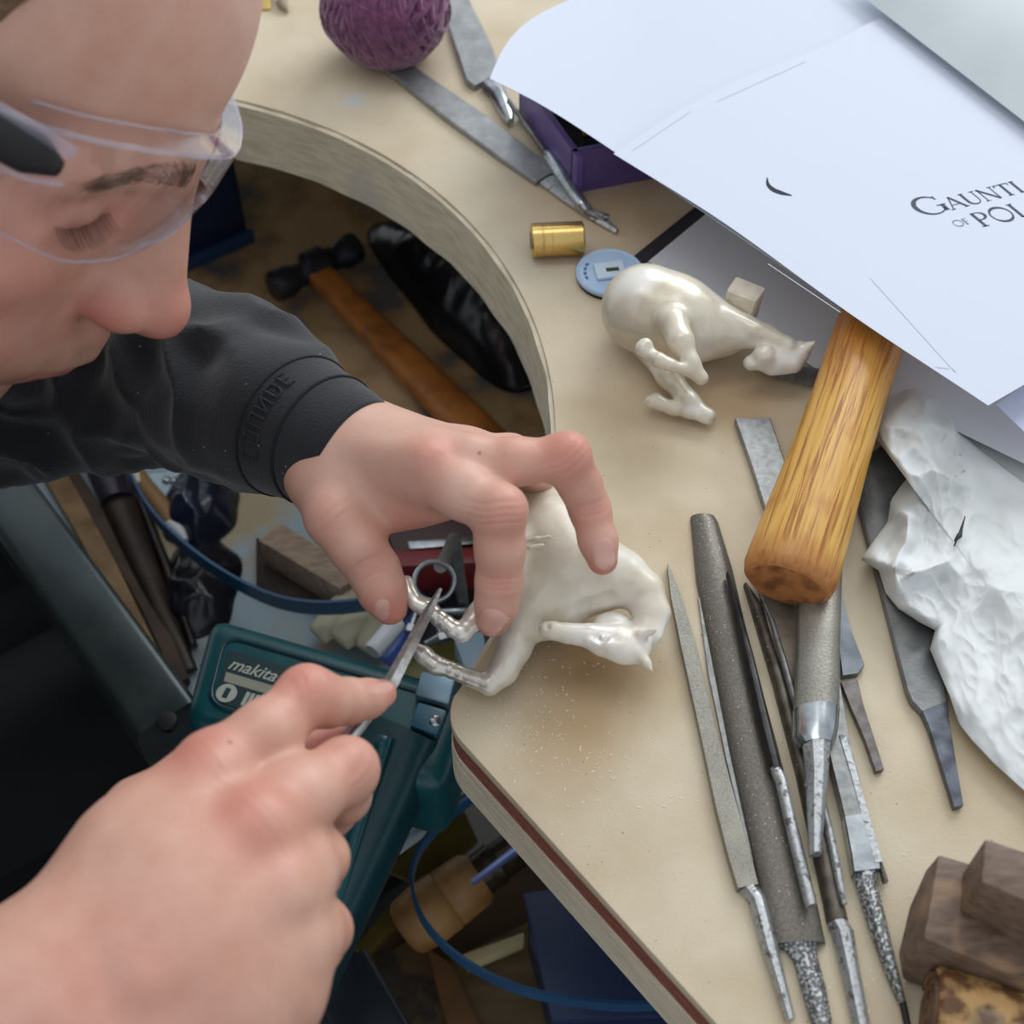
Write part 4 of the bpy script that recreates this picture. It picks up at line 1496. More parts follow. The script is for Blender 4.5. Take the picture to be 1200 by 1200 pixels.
# bone / pale paddle
bar('wooden spatula with white end, upper one beside the clear bag', [((146, 543), (162, 540), hB_ + .009, .006), ((160, 572), (180, 566), hB_ + .009, .006), ((182, 600), (204, 592), hB_ + .008, .005), ((196, 618), (214, 612), hB_ + .007, .005)], 'spatula', mat('tan_spatula_wood', srgb(150, 118, 76), .5), 'spatula', 'half',
    [('white_knob', [((143, 540), (156, 538), hB_ + .009, .007), ((150, 556), (168, 550), hB_ + .009, .007), ((160, 571), (170, 568), hB_ + .009, .006)], 'half', mat('cream', srgb(226, 220, 204), .5)),
     ('white_tip', [((192, 616), (212, 610), hB_ + .007, .005), ((206, 628), (218, 622), hB_ + .007, .005), ((216, 636), (221, 633), hB_ + .007, .004)], 'half', mat('white_tip_paint', srgb(220, 224, 228), .45))])
tag1('clear_sleeve', strip([((172, 556), (214, 552), hB_ + .006, .002), ((192, 580), (217, 578), hB_ + .006, .002), ((210, 612), (219, 610), hB_ + .006, .002)], 'flat'), mat('light_blue_film', srgb(160, 190, 208), .15, 0, srgb(200, 218, 228), 60), 'light blue clear plastic sleeve next to the dark blue bag', 'sleeve')
for k, (x, y) in enumerate([(70, 552), (80, 548), (195, 562), (205, 563)]):
    c = P(x, y, DZ + (.008 if k < 2 else .010))
    obj_ = obj('metal_stud', lathe_between(c - np.array([0, 0, .0015]), c + np.array([0, 0, .0015]), [(0, .0024), (.4, .0028), (.8, .002), (1, .0009)], 14), M_bright, smooth=True, sharp=40)
    tag(obj_, ['shiny metal stud on the tan lath, left one of the pair', 'shiny metal stud on the tan lath, right one of the pair', 'shiny metal stud on the light blue clear sleeve, left', 'shiny metal stud on the light blue clear sleeve, right'][k], 'stud', 'small shiny studs')

# blue strap loops ---------------------------------------------------------------------------------------
M_strap = mat('dark_blue_strap', srgb(38, 88, 128), .3, 0, srgb(30, 74, 112), 20)


def strap(label, pts, wid, th=.0008):
    pth = smooth_path([P(x, y, h) for x, y, h in pts], 60)
    T, S, Nn = frames(pth)
    rings = []
    for i, p in enumerate(pth):
        up = np.array([0, 0, 1.0])
        s = S[i]
        rings.append([p + s * a_ * th + up * b_ * wid for a_, b_ in ((-1, -1), (1, -1), (1, 1), (-1, 1))])
    return tag(obj('strap', recalc(loft(rings)), M_strap, smooth=True, sharp=40), label, 'strap', 'blue straps')


strap('blue plastic strap curving behind the teal power tool towards the thumb', [(140, 530, -.165), (175, 597, -.165), (225, 648, -.165), (290, 690, -.165), (350, 710, -.165), (420, 709, -.165), (480, 690, -.165), (530, 640, -.165)], .0058)
strap('blue plastic strap looping around the wooden mallet handle below the bench edge', [(560, 930, -.20), (520, 962, -.20), (490, 1000, -.20), (483, 1040, -.20), (500, 1085, -.20), (545, 1128, -.20), (610, 1160, -.20), (690, 1176, -.20), (770, 1178, -.20), (850, 1160, -.2)], .0052)

# wood block
top = [P(330, 613, DZ + .030), P(303, 633, DZ + .030), P(398, 690, DZ + .030), P(424, 672, DZ + .030)]
V = [tuple(p) for p in top] + [(p[0], p[1], BENCH + DZ + .008) for p in top]
tag1('wood_offcut', bevelled(recalc((V, [(0, 1, 2, 3), (7, 6, 5, 4), (0, 4, 5, 1), (1, 5, 6, 2), (2, 6, 7, 3), (3, 7, 4, 0)])), .0006), mat('offcut_wood', srgb(170, 148, 128), .6, 0, srgb(140, 118, 100), 120, stretch=(1, 4, 1), bump=.1, bscale=300), 'grey-brown sawn wooden block lying left of the thumb', 'block')
tag1('wood_offcut', quadbox([(300, 630), (300, 690), (420, 720), (430, 660)], DZ, DZ + .008, .0005), MATS['dark_brown_wood'], 'dark board beneath the grey-brown wooden block', 'board')

# cream folded cloth
M_cloth = mat('cream_cloth', srgb(206, 200, 176), .85, 0, srgb(186, 180, 156), 40, bump=.3, bscale=300)
for k, (p0, p1, r) in enumerate([((372, 745), (425, 690), .0085), ((398, 752), (440, 700), .0095), ((428, 762), (452, 715), .0085)]):
    pa, pb = P(*p0, DZ + .012), P(*p1, DZ + .014)
    path = smooth_path([pa, (pa + pb) / 2 + np.array([.002, 0, .003]), pb], 20)
    tag(obj('glove_finger', tube(path, [r * (.55 + .45 * math.sin(math.pi * min(1, .12 + i / 19 * .8))) for i in range(20)], 18), M_cloth, smooth=True),
        ['cream cloth roll nearest the teal tool, leftmost of three', 'cream cloth roll in the middle of three behind the teal tool', 'cream cloth roll nearest the thumb, rightmost of three'][k], 'cloth', 'cream cloth rolls')

# white marker, blue marker, small hardware around the hooves
tag1('white_stick', lathe_between(P(436, 764, DZ + .05), P(466, 728, DZ + .05), [(0, .0045), (.05, .005), (.95, .005), (1, .0045)], 16), mat('glossy_white', srgb(228, 236, 240), .2), 'glossy white plastic stick below the thumb', 'stick')
tag1('blue_marker', lathe_between(P(452, 775, DZ + .02), P(500, 712, DZ + .02), [(0, .004), (.1, .0048), (.9, .0048), (1, .003)], 16), mat('marker_blue', srgb(58, 92, 170), .3), 'blue marker lying under the raised hoof', 'marker')
tag1('yellow_pencil', lathe_between(P(486, 700, DZ + .02), P(474, 650, DZ + .02), [(0, .003), (1, .003)], 8), mat('yellow_paint', srgb(226, 196, 40), .4), 'yellow pencil between thumb and steel ring', 'pencil')
tag1('olive_sleeve', quadbox([(455, 790), (520, 742), (548, 760), (500, 800)], DZ + .001, DZ + .012, .002), mat('olive_plastic', srgb(120, 116, 52), .4), 'olive yellow plastic piece under the needle file', 'piece')
tag1('orange_cap', lathe_between(P(470, 634, DZ + .03), P(482, 631, DZ + .03), [(0, .003), (.1, .0042), (.9, .0042), (1, .003)], 14), mat('orange_plastic', srgb(226, 150, 36), .4), 'orange plastic cap beside the red box rim under the hand', 'cap')
bolts = [(506, 718, .0045), (520, 752, .004), (534, 735, .0045), (545, 770, .004), (480, 742, .0035)]
for k, (x, y, r) in enumerate(bolts):
    pa = P(x, y, DZ + .03)
    t = thing('bolt', ['steel bolt below the steel ring', 'steel bolt between the two horse legs', 'steel bolt beside the upper horse knee', 'steel bolt near the bench edge by the lower leg', 'steel bolt under the needle file tip'][k], 'bolt', (pa[0], pa[1], pa[2] - .006), 'loose bolts under the horse legs')
    an = k * 1.9
    d = np.array([math.cos(an), math.sin(an), .1])
    obj('bolt_head', lathe_between(pa, pa + d * .004, [(0, r), (1, r)], 6), M_bright, t, smooth=False)
    obj('bolt_shank', lathe_between(pa + d * .004, pa + d * .02, [(0, r * .55), (1, r * .5)], 12), M_bright, t, smooth=True, sharp=40)
tag1('hardware_tray', quadbox([(430, 700), (560, 640), (610, 760), (520, 830)], DZ + .001, DZ + .010, .003), mat('dark_tray', srgb(40, 42, 48), .5, 0, srgb(70, 80, 92), 60), 'dark tray holding the bolts under the horse legs', 'tray')
tag1('light_blue_plate', quadbox([(532, 748), (566, 738), (572, 776), (545, 786)], DZ + .03, DZ + .045, .001), mat('light_blue_plate_paint', srgb(160, 188, 206), .4), 'light blue plate at the bench edge between the horse legs', 'plate')

# dark red box behind the ring
q = P(515, 640, DZ + .05)
t = thing('red_tin', 'dark maroon box with a red rim under the arched hand', 'box', (q[0], q[1], BENCH + DZ))
obj('box_body', quadbox([(440, 580), (560, 580), (575, 650), (462, 650)], DZ, DZ + .05, .002), mat('maroon', srgb(74, 48, 50), .5, 0, srgb(58, 40, 42), 30), t, smooth=True, sharp=35)
obj('red_rim', quadbox([(458, 645), (580, 640), (580, 658), (460, 664)], DZ + .03, DZ + .054, .001), mat('red_paint', srgb(128, 34, 38), .35), t, smooth=True, sharp=35)
tag1('steel_rule', quadbox([(478, 634), (560, 628), (562, 636), (480, 643)], DZ + .052, DZ + .0535, .0003), M_bright, 'narrow bright steel strip lying along the red box rim', 'strip')

# ring tool
rc = P(509, 681, -.075)
view = (CAM - rc) / np.linalg.norm(CAM - rc)
nrm = view + np.array([0.02, -.10, .22]); nrm /= np.linalg.norm(nrm)
e1 = np.cross(nrm, (0, 1, 0)); e1 /= np.linalg.norm(e1)
e2 = np.cross(nrm, e1)
t = thing('ring_tool', 'steel tool ending in a round tubular ring, standing in the drawer below the fingers', 'tool', (rc[0], rc[1], BENCH + DZ))
rings = []
for q in np.linspace(0, 2 * math.pi, 41)[:-1]:
    dr = e1 * math.cos(q) + e2 * math.sin(q)
    rings.append([rc + dr * r_ + nrm * z_ for r_, z_ in ((.0078, 0), (.0085, .0008), (.0095, .0008), (.0101, 0), (.0101, -.012), (.0079, -.012))])
rings.append(rings[0])
obj('ring', recalc(loft(rings, cap=False)), M_bright, t, smooth=True, sharp=35)
s0, s1 = P(516, 664, -.082), P(532, 632, -.11)
obj('stem', lathe_between(s0, s1, [(0, .0032), (.5, .0028), (1, .0036)], 14), M_steel_plain, t, smooth=True, sharp=40)
s2 = s1 + np.array([0.004, .004, -.075])
obj('shank', lathe_between(s1, np.array([s2[0], s2[1], BENCH + DZ + .002]), [(0, .0036), (1, .003)], 12), M_steel_plain, t, smooth=True, sharp=40)

# ------------------------------------------------------------------ teal power tool
q = P(390, 900, DZ)
tz = -.105
t = thing('power_tool', 'teal power tool with rounded housing and white printed label, under the right hand', 'power tool', (q[0], q[1], BENCH + DZ))
M_teal = mat('teal_plastic', srgb(14, 82, 88), .32, 0, srgb(12, 72, 80), 60, bump=.12, bscale=900)
M_teal2 = mat('dark_teal_plastic', srgb(12, 62, 70), .35, 0, srgb(10, 54, 62), 60, bump=.12, bscale=900)
pA, pB, pC, pD = (P(246, 716, tz), P(560, 806, tz), P(520, 925, tz), P(212, 842, tz))
V = [tuple(p) for p in (pA, pB, pC, pD)] + [(p[0], p[1], BENCH + tz - .055) for p in (pA, pB, pC, pD)]
box = recalc((V, [(0, 1, 2, 3), (7, 6, 5, 4), (0, 4, 5, 1), (1, 5, 6, 2), (2, 6, 7, 3), (3, 7, 4, 0)]))
housing = obj('housing', bevelled(box, .0115, 6), M_teal, t, smooth=True, sharp=60)
# raised lip round the top face
mid = (pA + pB + pC + pD) / 4
lip = []
loop = [pD, pA, pB, pC]
cpts = []
for i in range(4):
    p, pv, nx = loop[i], loop[i - 1], loop[(i + 1) % 4]
    u1 = (pv - p) / np.linalg.norm(pv - p)
    u2 = (nx - p) / np.linalg.norm(nx - p)
    inn = .0105
    base = p + u1 * inn + u2 * inn
    for s in np.linspace(0, 1, 7):
        a_ = p + u1 * (inn + .009) + u2 * inn
        c_ = p + u2 * (inn + .009) + u1 * inn
        cpts.append((1 - s) ** 2 * a_ + 2 * s * (1 - s) * base + s * s * c_)
cpts.append(cpts[0])
obj('top_lip', tube(np.array(cpts), .0012, 8, cap=False), M_teal2, housing, smooth=True)
# label plate and print
ex, ey = (pB - pA), (pD - pA)


def on_top(u, v, lift=0.0):
    return pA + ex * u + ey * v + np.array([0, 0, lift])


lab = [on_top(.10, .30, .0003), on_top(.52, .30, .0003), on_top(.52, .78, .0003), on_top(.10, .78, .0003)]
label = obj('rating_plate', bevelled(recalc((np.vstack([lab, np.array(lab) - np.array([0, 0, .0008])]), [(0, 1, 2, 3), (7, 6, 5, 4), (0, 4, 5, 1), (1, 5, 6, 2), (2, 6, 7, 3), (3, 7, 4, 0)])), .0002, 1), mat('dark_label', srgb(34, 58, 62), .4), housing, smooth=False)
M_white = mat('white_print', srgb(176, 180, 168), .5)


def text_obj(name, s, org, xd, yd, size, m, parent, shear=0.0, bold=0.0, depth=.00008):
    cu = bpy.data.curves.new('txt', 'FONT')
    cu.body = s
    cu.size = size
    cu.shear = shear
    cu.offset = bold
    cu.extrude = depth
    tmp = bpy.data.objects.new('txt', cu)
    COL.objects.link(tmp)
    dg = bpy.context.evaluated_depsgraph_get()
    me = bpy.data.meshes.new_from_object(tmp.evaluated_get(dg))
    bpy.data.objects.remove(tmp)
    xd = np.asarray(xd, float) / np.linalg.norm(xd)
    yd = np.asarray(yd, float) / np.linalg.norm(yd)
    zd = np.cross(xd, yd)
    V = np.array([v.co[:] for v in me.vertices])
    W = np.asarray(org, float) + V[:, :1] * xd + V[:, 1:2] * yd + V[:, 2:3] * zd
    Fc = [tuple(p.vertices) for p in me.polygons]
    bpy.data.meshes.remove(me)
    return obj(name, (W, Fc), m, parent, smooth=False)


xd, yd = ex / np.linalg.norm(ex), -(ey - ex * (ey @ ex) / (ex @ ex))
yd /= np.linalg.norm(yd)
text_obj('maker_name', 'makita', on_top(.115, .465, .0005), xd, yd, .0088, M_white, label, .3, .0001)
vf = [on_top(.115, .50, .0004), on_top(.50, .50, .0004), on_top(.50, .585, .0004), on_top(.115, .585, .0004)]
obj('print_bar', recalc((np.vstack([vf, np.array(vf) - np.array([0, 0, .0003])]), [(0, 1, 2, 3), (7, 6, 5, 4), (0, 4, 5, 1), (1, 5, 6, 2), (2, 6, 7, 3), (3, 7, 4, 0)])), mat('beige_print', srgb(150, 152, 134), .5), label, smooth=False)
cc_ = on_top(.135, .68, .0004)
obj('print_disc', lathe_between(cc_, cc_ + np.array([0, 0, .0002]), [(0, .0048), (1, .0048)], 24), M_white, label, smooth=False)
obj('print_disc_mark', rbox(cc_ + np.array([0, 0, .0003]), xd * .0012, yd * .0026, (0, 0, .0001)), MATS['dark_label'], label, smooth=False)
for k in range(4):
    p = on_top(.205 + .018 * k, .68, .0004)
    obj('print_mark', rbox(p, xd * .0009, yd * .0036, (0, 0, .0001)), M_white, label, smooth=False)
text_obj('print_letters', 'CE', on_top(.285, .715, .0005), xd, yd, .0085, M_white, label, 0, 0)
# motor body and long arm
pa, pb = P(474, 850, -.110), P(318, 1190, -.155)
path = smooth_path([pa, P(436, 930, -.125), P(384, 1040, -.14), pb], 24)
obj('handle_grip', tube(path, [.0195 + .002 * math.sin(i / 23 * math.pi) for i in range(24)], 28, power=3.2), M_teal2, t, smooth=True, sharp=60)
path2 = smooth_path([P(452, 862, -.092), P(428, 940, -.106), P(396, 1045, -.122), P(360, 1150, -.136)], 20)
obj('highlight_ridge', tube(path2, .0035, 12), M_teal, t, smooth=True)  # lighter ridge stands in for the highlight line along the grip
obj('belt_clip', quadbox([(494, 786), (534, 792), (526, 826), (486, 814)], -.104, -.0985, .0012), mat('grey_blue_metal', srgb(112, 138, 152), .35, .5), t, smooth=True, sharp=35)
obj('clip_plate', quadbox([(490, 822), (524, 832), (512, 862), (480, 850)], -.104, -.100, .0012), mat('blue_teal', srgb(46, 96, 116), .35), t, smooth=True, sharp=35)
obj('screw', lathe_between(P(510, 845, -.1), P(510, 845, -.0985), [(0, .0026), (.6, .0026), (1, .0014)], 16), M_bright, t, smooth=True, sharp=40)

# ------------------------------------------------------------------ things on the lower shelf, below the front edge
S0 = HS
a, b = P(472, 1092, S0 + .04), P(562, 1026, S0 + .05)
t = thing('wooden_mallet', 'turned light wooden tool handle with dark ferrule below the bench edge', 'mallet', ((a[0] + b[0]) / 2, (a[1] + b[1]) / 2, BENCH + S0))
M_hw = mat('turned_wood', srgb(178, 136, 82), .45, 0, srgb(140, 98, 52), 50, lo=.38, hi=.66)
obj('handle', lathe_between(a, b, [(-.02, .006), (0, .012), (.06, .0155), (.3, .0172), (.55, .0168), (.58, .0158), (.6, .0166), (.92, .0155), (1, .013)], 28), M_hw, t, smooth=True, sharp=45)
b2 = b + (b - a) * .62
obj('ferrule', lathe_between(b - (b - a) * .02, b2, [(0, .0115), (.4, .012), (.42, .0105), (1, .010)], 20), mat('dark_ferrule', srgb(44, 40, 42), .35, .6, srgb(90, 76, 56), 200), t, smooth=True, sharp=40)
tag1('blue_light_rod', lathe_between(P(553, 1035, S0 + .072), P(620, 985, S0 + .072), [(0, .0018), (1, .0026)], 10), mat('blue_light_steel', srgb(120, 138, 196), .3, .5), 'thin bluish rod imitating blue light along the dark ferrule', 'rod')  # blue light along the dark ferrule, laid on as a thin rod
M_by = mat('brass_sheet_dull', srgb(122, 106, 46), .45, .4, srgb(96, 82, 38), 26)
tag1('brass_strip', quadbox([(415, 1110), (430, 1120), (552, 990), (530, 975)], S0 + .012, S0 + .018, .0005), M_by, 'dull brass strip left of the turned wooden handle', 'strip', 'brass strips on the lower shelf')
tag1('brass_strip', quadbox([(452, 1020), (540, 940), (560, 985), (500, 1040)], S0 + .022, S0 + .026, .0005), M_by, 'broad dull brass plate above the turned wooden handle', 'strip', 'brass strips on the lower shelf')
tag1('cream_stick', quadbox([(542, 1118), (614, 1092), (614, 1104), (548, 1132)], S0 + .02, S0 + .03, .0008), mat('cream_paint', srgb(190, 178, 138), .5), 'cream wooden stick lying below the turned handle', 'stick')
tag1('olive_board', quadbox([(515, 1130), (630, 1075), (665, 1200), (560, 1260)], S0 + .001, S0 + .015, .0008), mat('olive_brown_board', srgb(112, 92, 60), .6, 0, srgb(90, 72, 46), 30, stretch=(1, 5, 1)), 'olive brown board under the cream stick', 'board')
tag1('brown_board', quadbox([(500, 1110), (530, 1130), (590, 1260), (540, 1260)], S0 + .001, S0 + .022, .0008), mat('warm_brown_board', srgb(122, 84, 46), .6, 0, srgb(92, 62, 36), 30), 'warm brown narrow board left of the olive board', 'board')
tag1('grey_plate', quadbox([(428, 1130), (500, 1090), (545, 1225), (470, 1245)], S0 + .001, S0 + .012, .001), mat('rusty_grey', srgb(76, 66, 56), .6, .2, srgb(54, 50, 48), 60, col3=srgb(104, 82, 54), scale3=60), 'rust stained grey plate lying under the pinky finger', 'plate')
q = P(690, 1130, S0)
t = thing('blue_box', 'dark blue plastic box standing under the bench front edge', 'box', (q[0], q[1], BENCH + S0))
obj('box_body', quadbox([(618, 1052), (760, 1030), (800, 1185), (652, 1190)], S0, S0 + .075, .003), M_bin, t, smooth=True, sharp=35)
obj('box_lid', quadbox([(612, 1046), (764, 1022), (806, 1188), (646, 1196)], S0 + .075, S0 + .082, .002), mat('blue_lid', srgb(34, 52, 88), .4), t, smooth=True, sharp=35)
a, b = P(398, 1145, S0 + .07), P(480, 1290, S0 + .07)
tag1('steel_tube', tube([a + (b - a) * u for u in np.linspace(0, 1, 6)], .017, 20, power=6), mat('dark_grey_paint', srgb(54, 60, 68), .35, .4), 'dark grey square steel tube at the bottom edge below the hand', 'tube')
# ------------------------------------------------------------------ cast white-metal horses
M_cast = mat('cast_white_metal', srgb(220, 212, 194), .3, .18, srgb(194, 182, 158), 70, lo=.4, hi=.75, bump=.16, bscale=260, col3=srgb(238, 235, 228), scale3=34, lo3=.48, hi3=.66)


def H(px, py, mm):
    return P(px, py, mm / 1000.0)


def chainpx(F_, pts, k=.004, op='add'):
    """pts : (px, py, h mm, radius mm)"""
    F_.chain([H(x, y, h) for x, y, h, r in pts], [r / 1000 for x, y, h, r in pts], k, op)


def horse_base(label, px, py):
    q = P(px, py)
    return thing('horse_casting', label, 'horse figure', (q[0], q[1], BENCH), 'cast horse figures')


# first horse, held by the left hand : lies on its side, neck bent round, legs over the cut-out ------------------
lo = np.minimum(H(440, 860, 0), H(440, 860, 70))
F1 = Field((-.062, -.10, BENCH + .0002), (.072, .03, BENCH + .056), .0005)
chainpx(F1, [(622, 592, 20, 14), (646, 635, 22, 17), (668, 668, 23, 16.5), (700, 680, 22, 12)], .006)
chainpx(F1, [(608, 640, 19, 12), (632, 695, 18, 12.5), (656, 712, 15, 8.5)], .008)
chainpx(F1, [(600, 600, 18, 10), (602, 660, 18, 10)], .008)
# shoulder and chest
chainpx(F1, [(700, 664, 26, 12), (728, 676, 23, 10)], .005)
# neck sweeping round to the right and back
chainpx(F1, [(724, 676, 23, 10), (752, 693, 22, 7.6), (763, 718, 20, 6.4), (757, 742, 18, 5.4), (746, 750, 18, 5.0)], .003)
# mane ridge on the outside of the neck
chainpx(F1, [(738, 668, 29, 2.0), (764, 688, 26, 1.8), (776, 718, 23, 1.7), (770, 745, 21, 1.5)], .003)
chainpx(F1, [(612, 700, 17, 11), (638, 722, 15, 8.5)], .006)
# pocket between head and body, then the head itself
F1.chain([H(628, 734, 25), H(664, 728, 26), H(690, 716, 26), H(715, 706, 27), H(734, 714, 25)], [.0042, .0052, .0044, .0038, .0026], .0015, 'sub')
chainpx(F1, [(748, 752, 20, 4.6), (726, 748, 20, 5.0), (692, 745, 21, 4.5), (664, 742, 22, 3.7), (648, 739, 23, 3.4), (641, 738, 23, 3.1)], .0008)
F1.ell(H(717, 734, 19), (.0072, .0056, .005), None, .0012)
chainpx(F1, [(690, 752, 23, 1.2), (712, 755, 24.5, 1.2)], .002)
chainpx(F1, [(706, 758, 20, 3.6), (730, 762, 20, 4.2), (748, 765, 20, 4)], .004)
for e in ([(752, 744, 25, 2.2), (764, 740, 28, 1.0), (769, 738, 30, .5)], [(750, 766, 22, 2.4), (758, 777, 22, 1.5), (764, 786, 22, .5)]):
    chainpx(F1, e, .0015)
# eye sockets, nostril, mouth
F1.ell(H(705, 748, 25.5), (.0022, .0018, .0016), None, .0012, 'sub')
F1.ell(H(706, 748, 24.2), (.0013, .0012, .0012), None, .0004)
F1.ell(H(642, 735, 25.8), (.0009, .0009, .0009), None, .0006, 'sub')
F1.cap(H(640, 746, 19), H(662, 752, 19.5), .0006, .0004, .0006, 'sub')
# crease where the neck folds against the body
# belly folds
F1.chain([H(632, 735, 34), H(665, 722, 37), H(700, 712, 38)], [.001, .0014, .001], .003, 'sub')
# sprue fins on the flank
for (x, y) in ((620, 632), (628, 640), (636, 630)):
    chainpx(F1, [(x - 8, y + 2, 44, 1.0), (x + 8, y - 1, 44, .8)], .0012)
# upper pair of legs : thigh - knee - cannon - fetlock - hoof
chainpx(F1, [(606, 640, 30, 8), (578, 690, 33, 4.6), (560, 722, 35, 3.6), (541, 741, 36, 3.3)], .004)
chainpx(F1, [(541, 741, 36, 3.3), (528, 734, 37, 2.5), (508, 716, 38, 2.2), (496, 711, 38.5, 2.9), (487, 707, 39, 2.4)], .0015)
chainpx(F1, [(489, 708, 39, 2.4), (481, 697, 40, 2.5), (476, 684, 41, 3.0)], .0015)
# lower pair
chainpx(F1, [(616, 728, 14, 7.5), (603, 760, 12, 5.4), (590, 786, 10, 4.6), (574, 802, 9, 3.9)], .004)
chainpx(F1, [(574, 802, 9, 3.9), (556, 796, 9.5, 3.1), (530, 785, 10.5, 2.7), (512, 780, 11, 3.4), (503, 774, 11.5, 2.9)], .0015)
chainpx(F1, [(505, 775, 11.5, 2.8), (497, 768, 12, 3.3), (490, 762, 12.5, 2.6)], .0015)
# file-cut rings on both cannons
for a_, b_, h_, hh in (((498, 712), (531, 737), 38.5, 37), ((520, 782), (560, 798), 10.8, 9.4)):
    for s in np.linspace(0, 1, 5):
        x, y = a_[0] + (b_[0] - a_[0]) * s, a_[1] + (b_[1] - a_[1]) * s
        F1.ell(H(x, y, h_ + (hh - h_) * s), (.0032, .0032, .0032), None, .0004)
t1 = horse_base('larger white cast horse with bent neck, held down by the hand', 660, 690)
V, Fc = F1.mesh(3)
ht = (V[:, 2] - BENCH)
legs = spots(V, [(H(512, 722, 38), .016, 1), (H(535, 786, 10), .020, 1), (H(497, 765, 12), .009, 1), (H(484, 700, 40), .008, 1), (H(706, 750, 24), .006, .5)])


def cast_filed():
    m = M_cast.copy()
    m.name = 'filed_white_metal'
    nt = m.node_tree
    N, L = nt.nodes, nt.links
    b = N['Principled BSDF']
    src = b.inputs['Base Color'].links[0].from_socket
    at = N.new('ShaderNodeAttribute')
    at.attribute_name = 'filed'
    nz = N.new('ShaderNodeTexNoise')
    nz.inputs['Scale'].default_value = 320
    mu = N.new('ShaderNodeMath')
    mu.operation = 'MULTIPLY'
    L.new(at.outputs['Fac'], mu.inputs[0])
    L.new(nz.outputs['Fac'], mu.inputs[1])
    m2 = N.new('ShaderNodeMath')
    m2.operation = 'MULTIPLY'
    m2.use_clamp = True
    L.new(mu.outputs[0], m2.inputs[0])
    m2.inputs[1].default_value = 1.5
    x = N.new('ShaderNodeMix')
    x.data_type = 'RGBA'
    L.new(m2.outputs[0], x.inputs['Factor'])
    L.new(src, x.inputs['A'])
    x.inputs['B'].default_value = srgb(214, 210, 202)
    L.new(x.outputs['Result'], b.inputs['Base Color'])
    L.new(m2.outputs[0], b.inputs['Metallic'])
    return m


obj('horse_body', (V, Fc), cast_filed(), t1, attrs={'filed': legs})

# second horse : smaller casting without rider, lying on the paper ----------------------------------------------
F2_ = Field((.03, .025, BENCH + .0002), (.15, .17, BENCH + .056), .00075)
# big rounded hollow rump / barrel
chainpx(F2_, [(757, 362, 21, 19.5), (790, 375, 21, 19.5)], .004)
chainpx(F2_, [(790, 375, 20, 17), (824, 384, 19, 13), (850, 388, 18, 10.5)], .006)
# neck and head
chainpx(F2_, [(848, 384, 22, 9), (872, 388, 22, 6.6), (895, 396, 21, 5.6), (918, 406, 20, 5)], .003)
chainpx(F2_, [(936, 413, 18, 5.0), (915, 417, 18, 5.0), (895, 422, 17, 4.2), (880, 425, 16, 3.4)], .0015)
F2_.ell(H(896, 416, 20), (.0052, .0045, .0045), None, .0015)
chainpx(F2_, [(930, 428, 16, 3.5), (905, 432, 14, 3.0)], .004)
chainpx(F2_, [(940, 410, 20, 2.6), (949, 405, 23, 1.5), (956, 400, 26, .5)], .002)
chainpx(F2_, [(934, 416, 16, 2.4), (940, 424, 14, 1.2)], .002)
# mane ridge
chainpx(F2_, [(850, 368, 28, 2), (885, 386, 27, 1.8), (925, 402, 24, 1.6)], .004)
# rib where the leg joins, saddle edge
F2_.chain([H(784, 352, 42), H(800, 376, 40), H(812, 400, 36)], [.0012, .0014, .001], .004, 'sub')
chainpx(F2_, [(788, 378, 34, 6.5), (798, 400, 34, 4.8), (810, 425, 30, 3.0), (822, 443, 26, 2.5)], .004)
# folded lower legs
chainpx(F2_, [(822, 443, 26, 2.6), (806, 434, 29, 2.2), (784, 427, 32, 2.4), (772, 422, 33, 2.9), (762, 415, 33, 2.3), (754, 408, 34, 3.1), (757, 404, 35, 2.9)], .002)
chainpx(F2_, [(766, 410, 12, 7), (784, 440, 9, 5), (806, 470, 7, 4), (830, 488, 5.5, 3)], .004)
chainpx(F2_, [(830, 488, 5.5, 3), (808, 483, 6, 2.6), (788, 478, 6, 2.9), (776, 474, 6.5, 2.5), (768, 470, 7, 3.2), (762, 471, 7, 2.6)], .002)
# broken sprue on the back
V, Fc = None, None
t2 = horse_base('small white cast horse without rider, lying beside the hammer handle', 800, 400)
V, Fc = F2_.mesh(2)
obj('horse_body', (V, Fc), M_cast, t2)
c = H(870, 355, 26)
sp = rbox(c, (.0058, -.0035, 0), (.0028, .0046, 0), (0.0006, .0006, .0075), .001, 2)
spV = np.array(sp[0])
spV = spV + .0007 * np.array([[mnoise.noise(Vector(v * 300)), mnoise.noise(Vector(v * 300 + 7)), mnoise.noise(Vector(v * 300 + 13))] for v in spV])
obj('casting_sprue', (spV, sp[1]), mat('rough_sprue', srgb(214, 204, 186), .7, 0, srgb(196, 184, 164), 200, bump=.5, bscale=400), t2, smooth=True, sharp=25)
# ------------------------------------------------------------------ the person
HM = np.array([[0.80274085, 0.12147582, 0.58382425], [-0.29850502, 0.92939835, 0.21705633], [-0.5162382, -0.34851446, 0.78232716]])
HT = np.array([-0.19297261, 0.0356874, 0.99433673])


def hw(c):
    """head coordinates (mm: forward, left, up) -> world"""
    return HM @ (np.asarray(c, float) / 1000.0) + HT


def hwa(A):
    return (np.asarray(A, float) / 1000.0) @ HM.T + HT


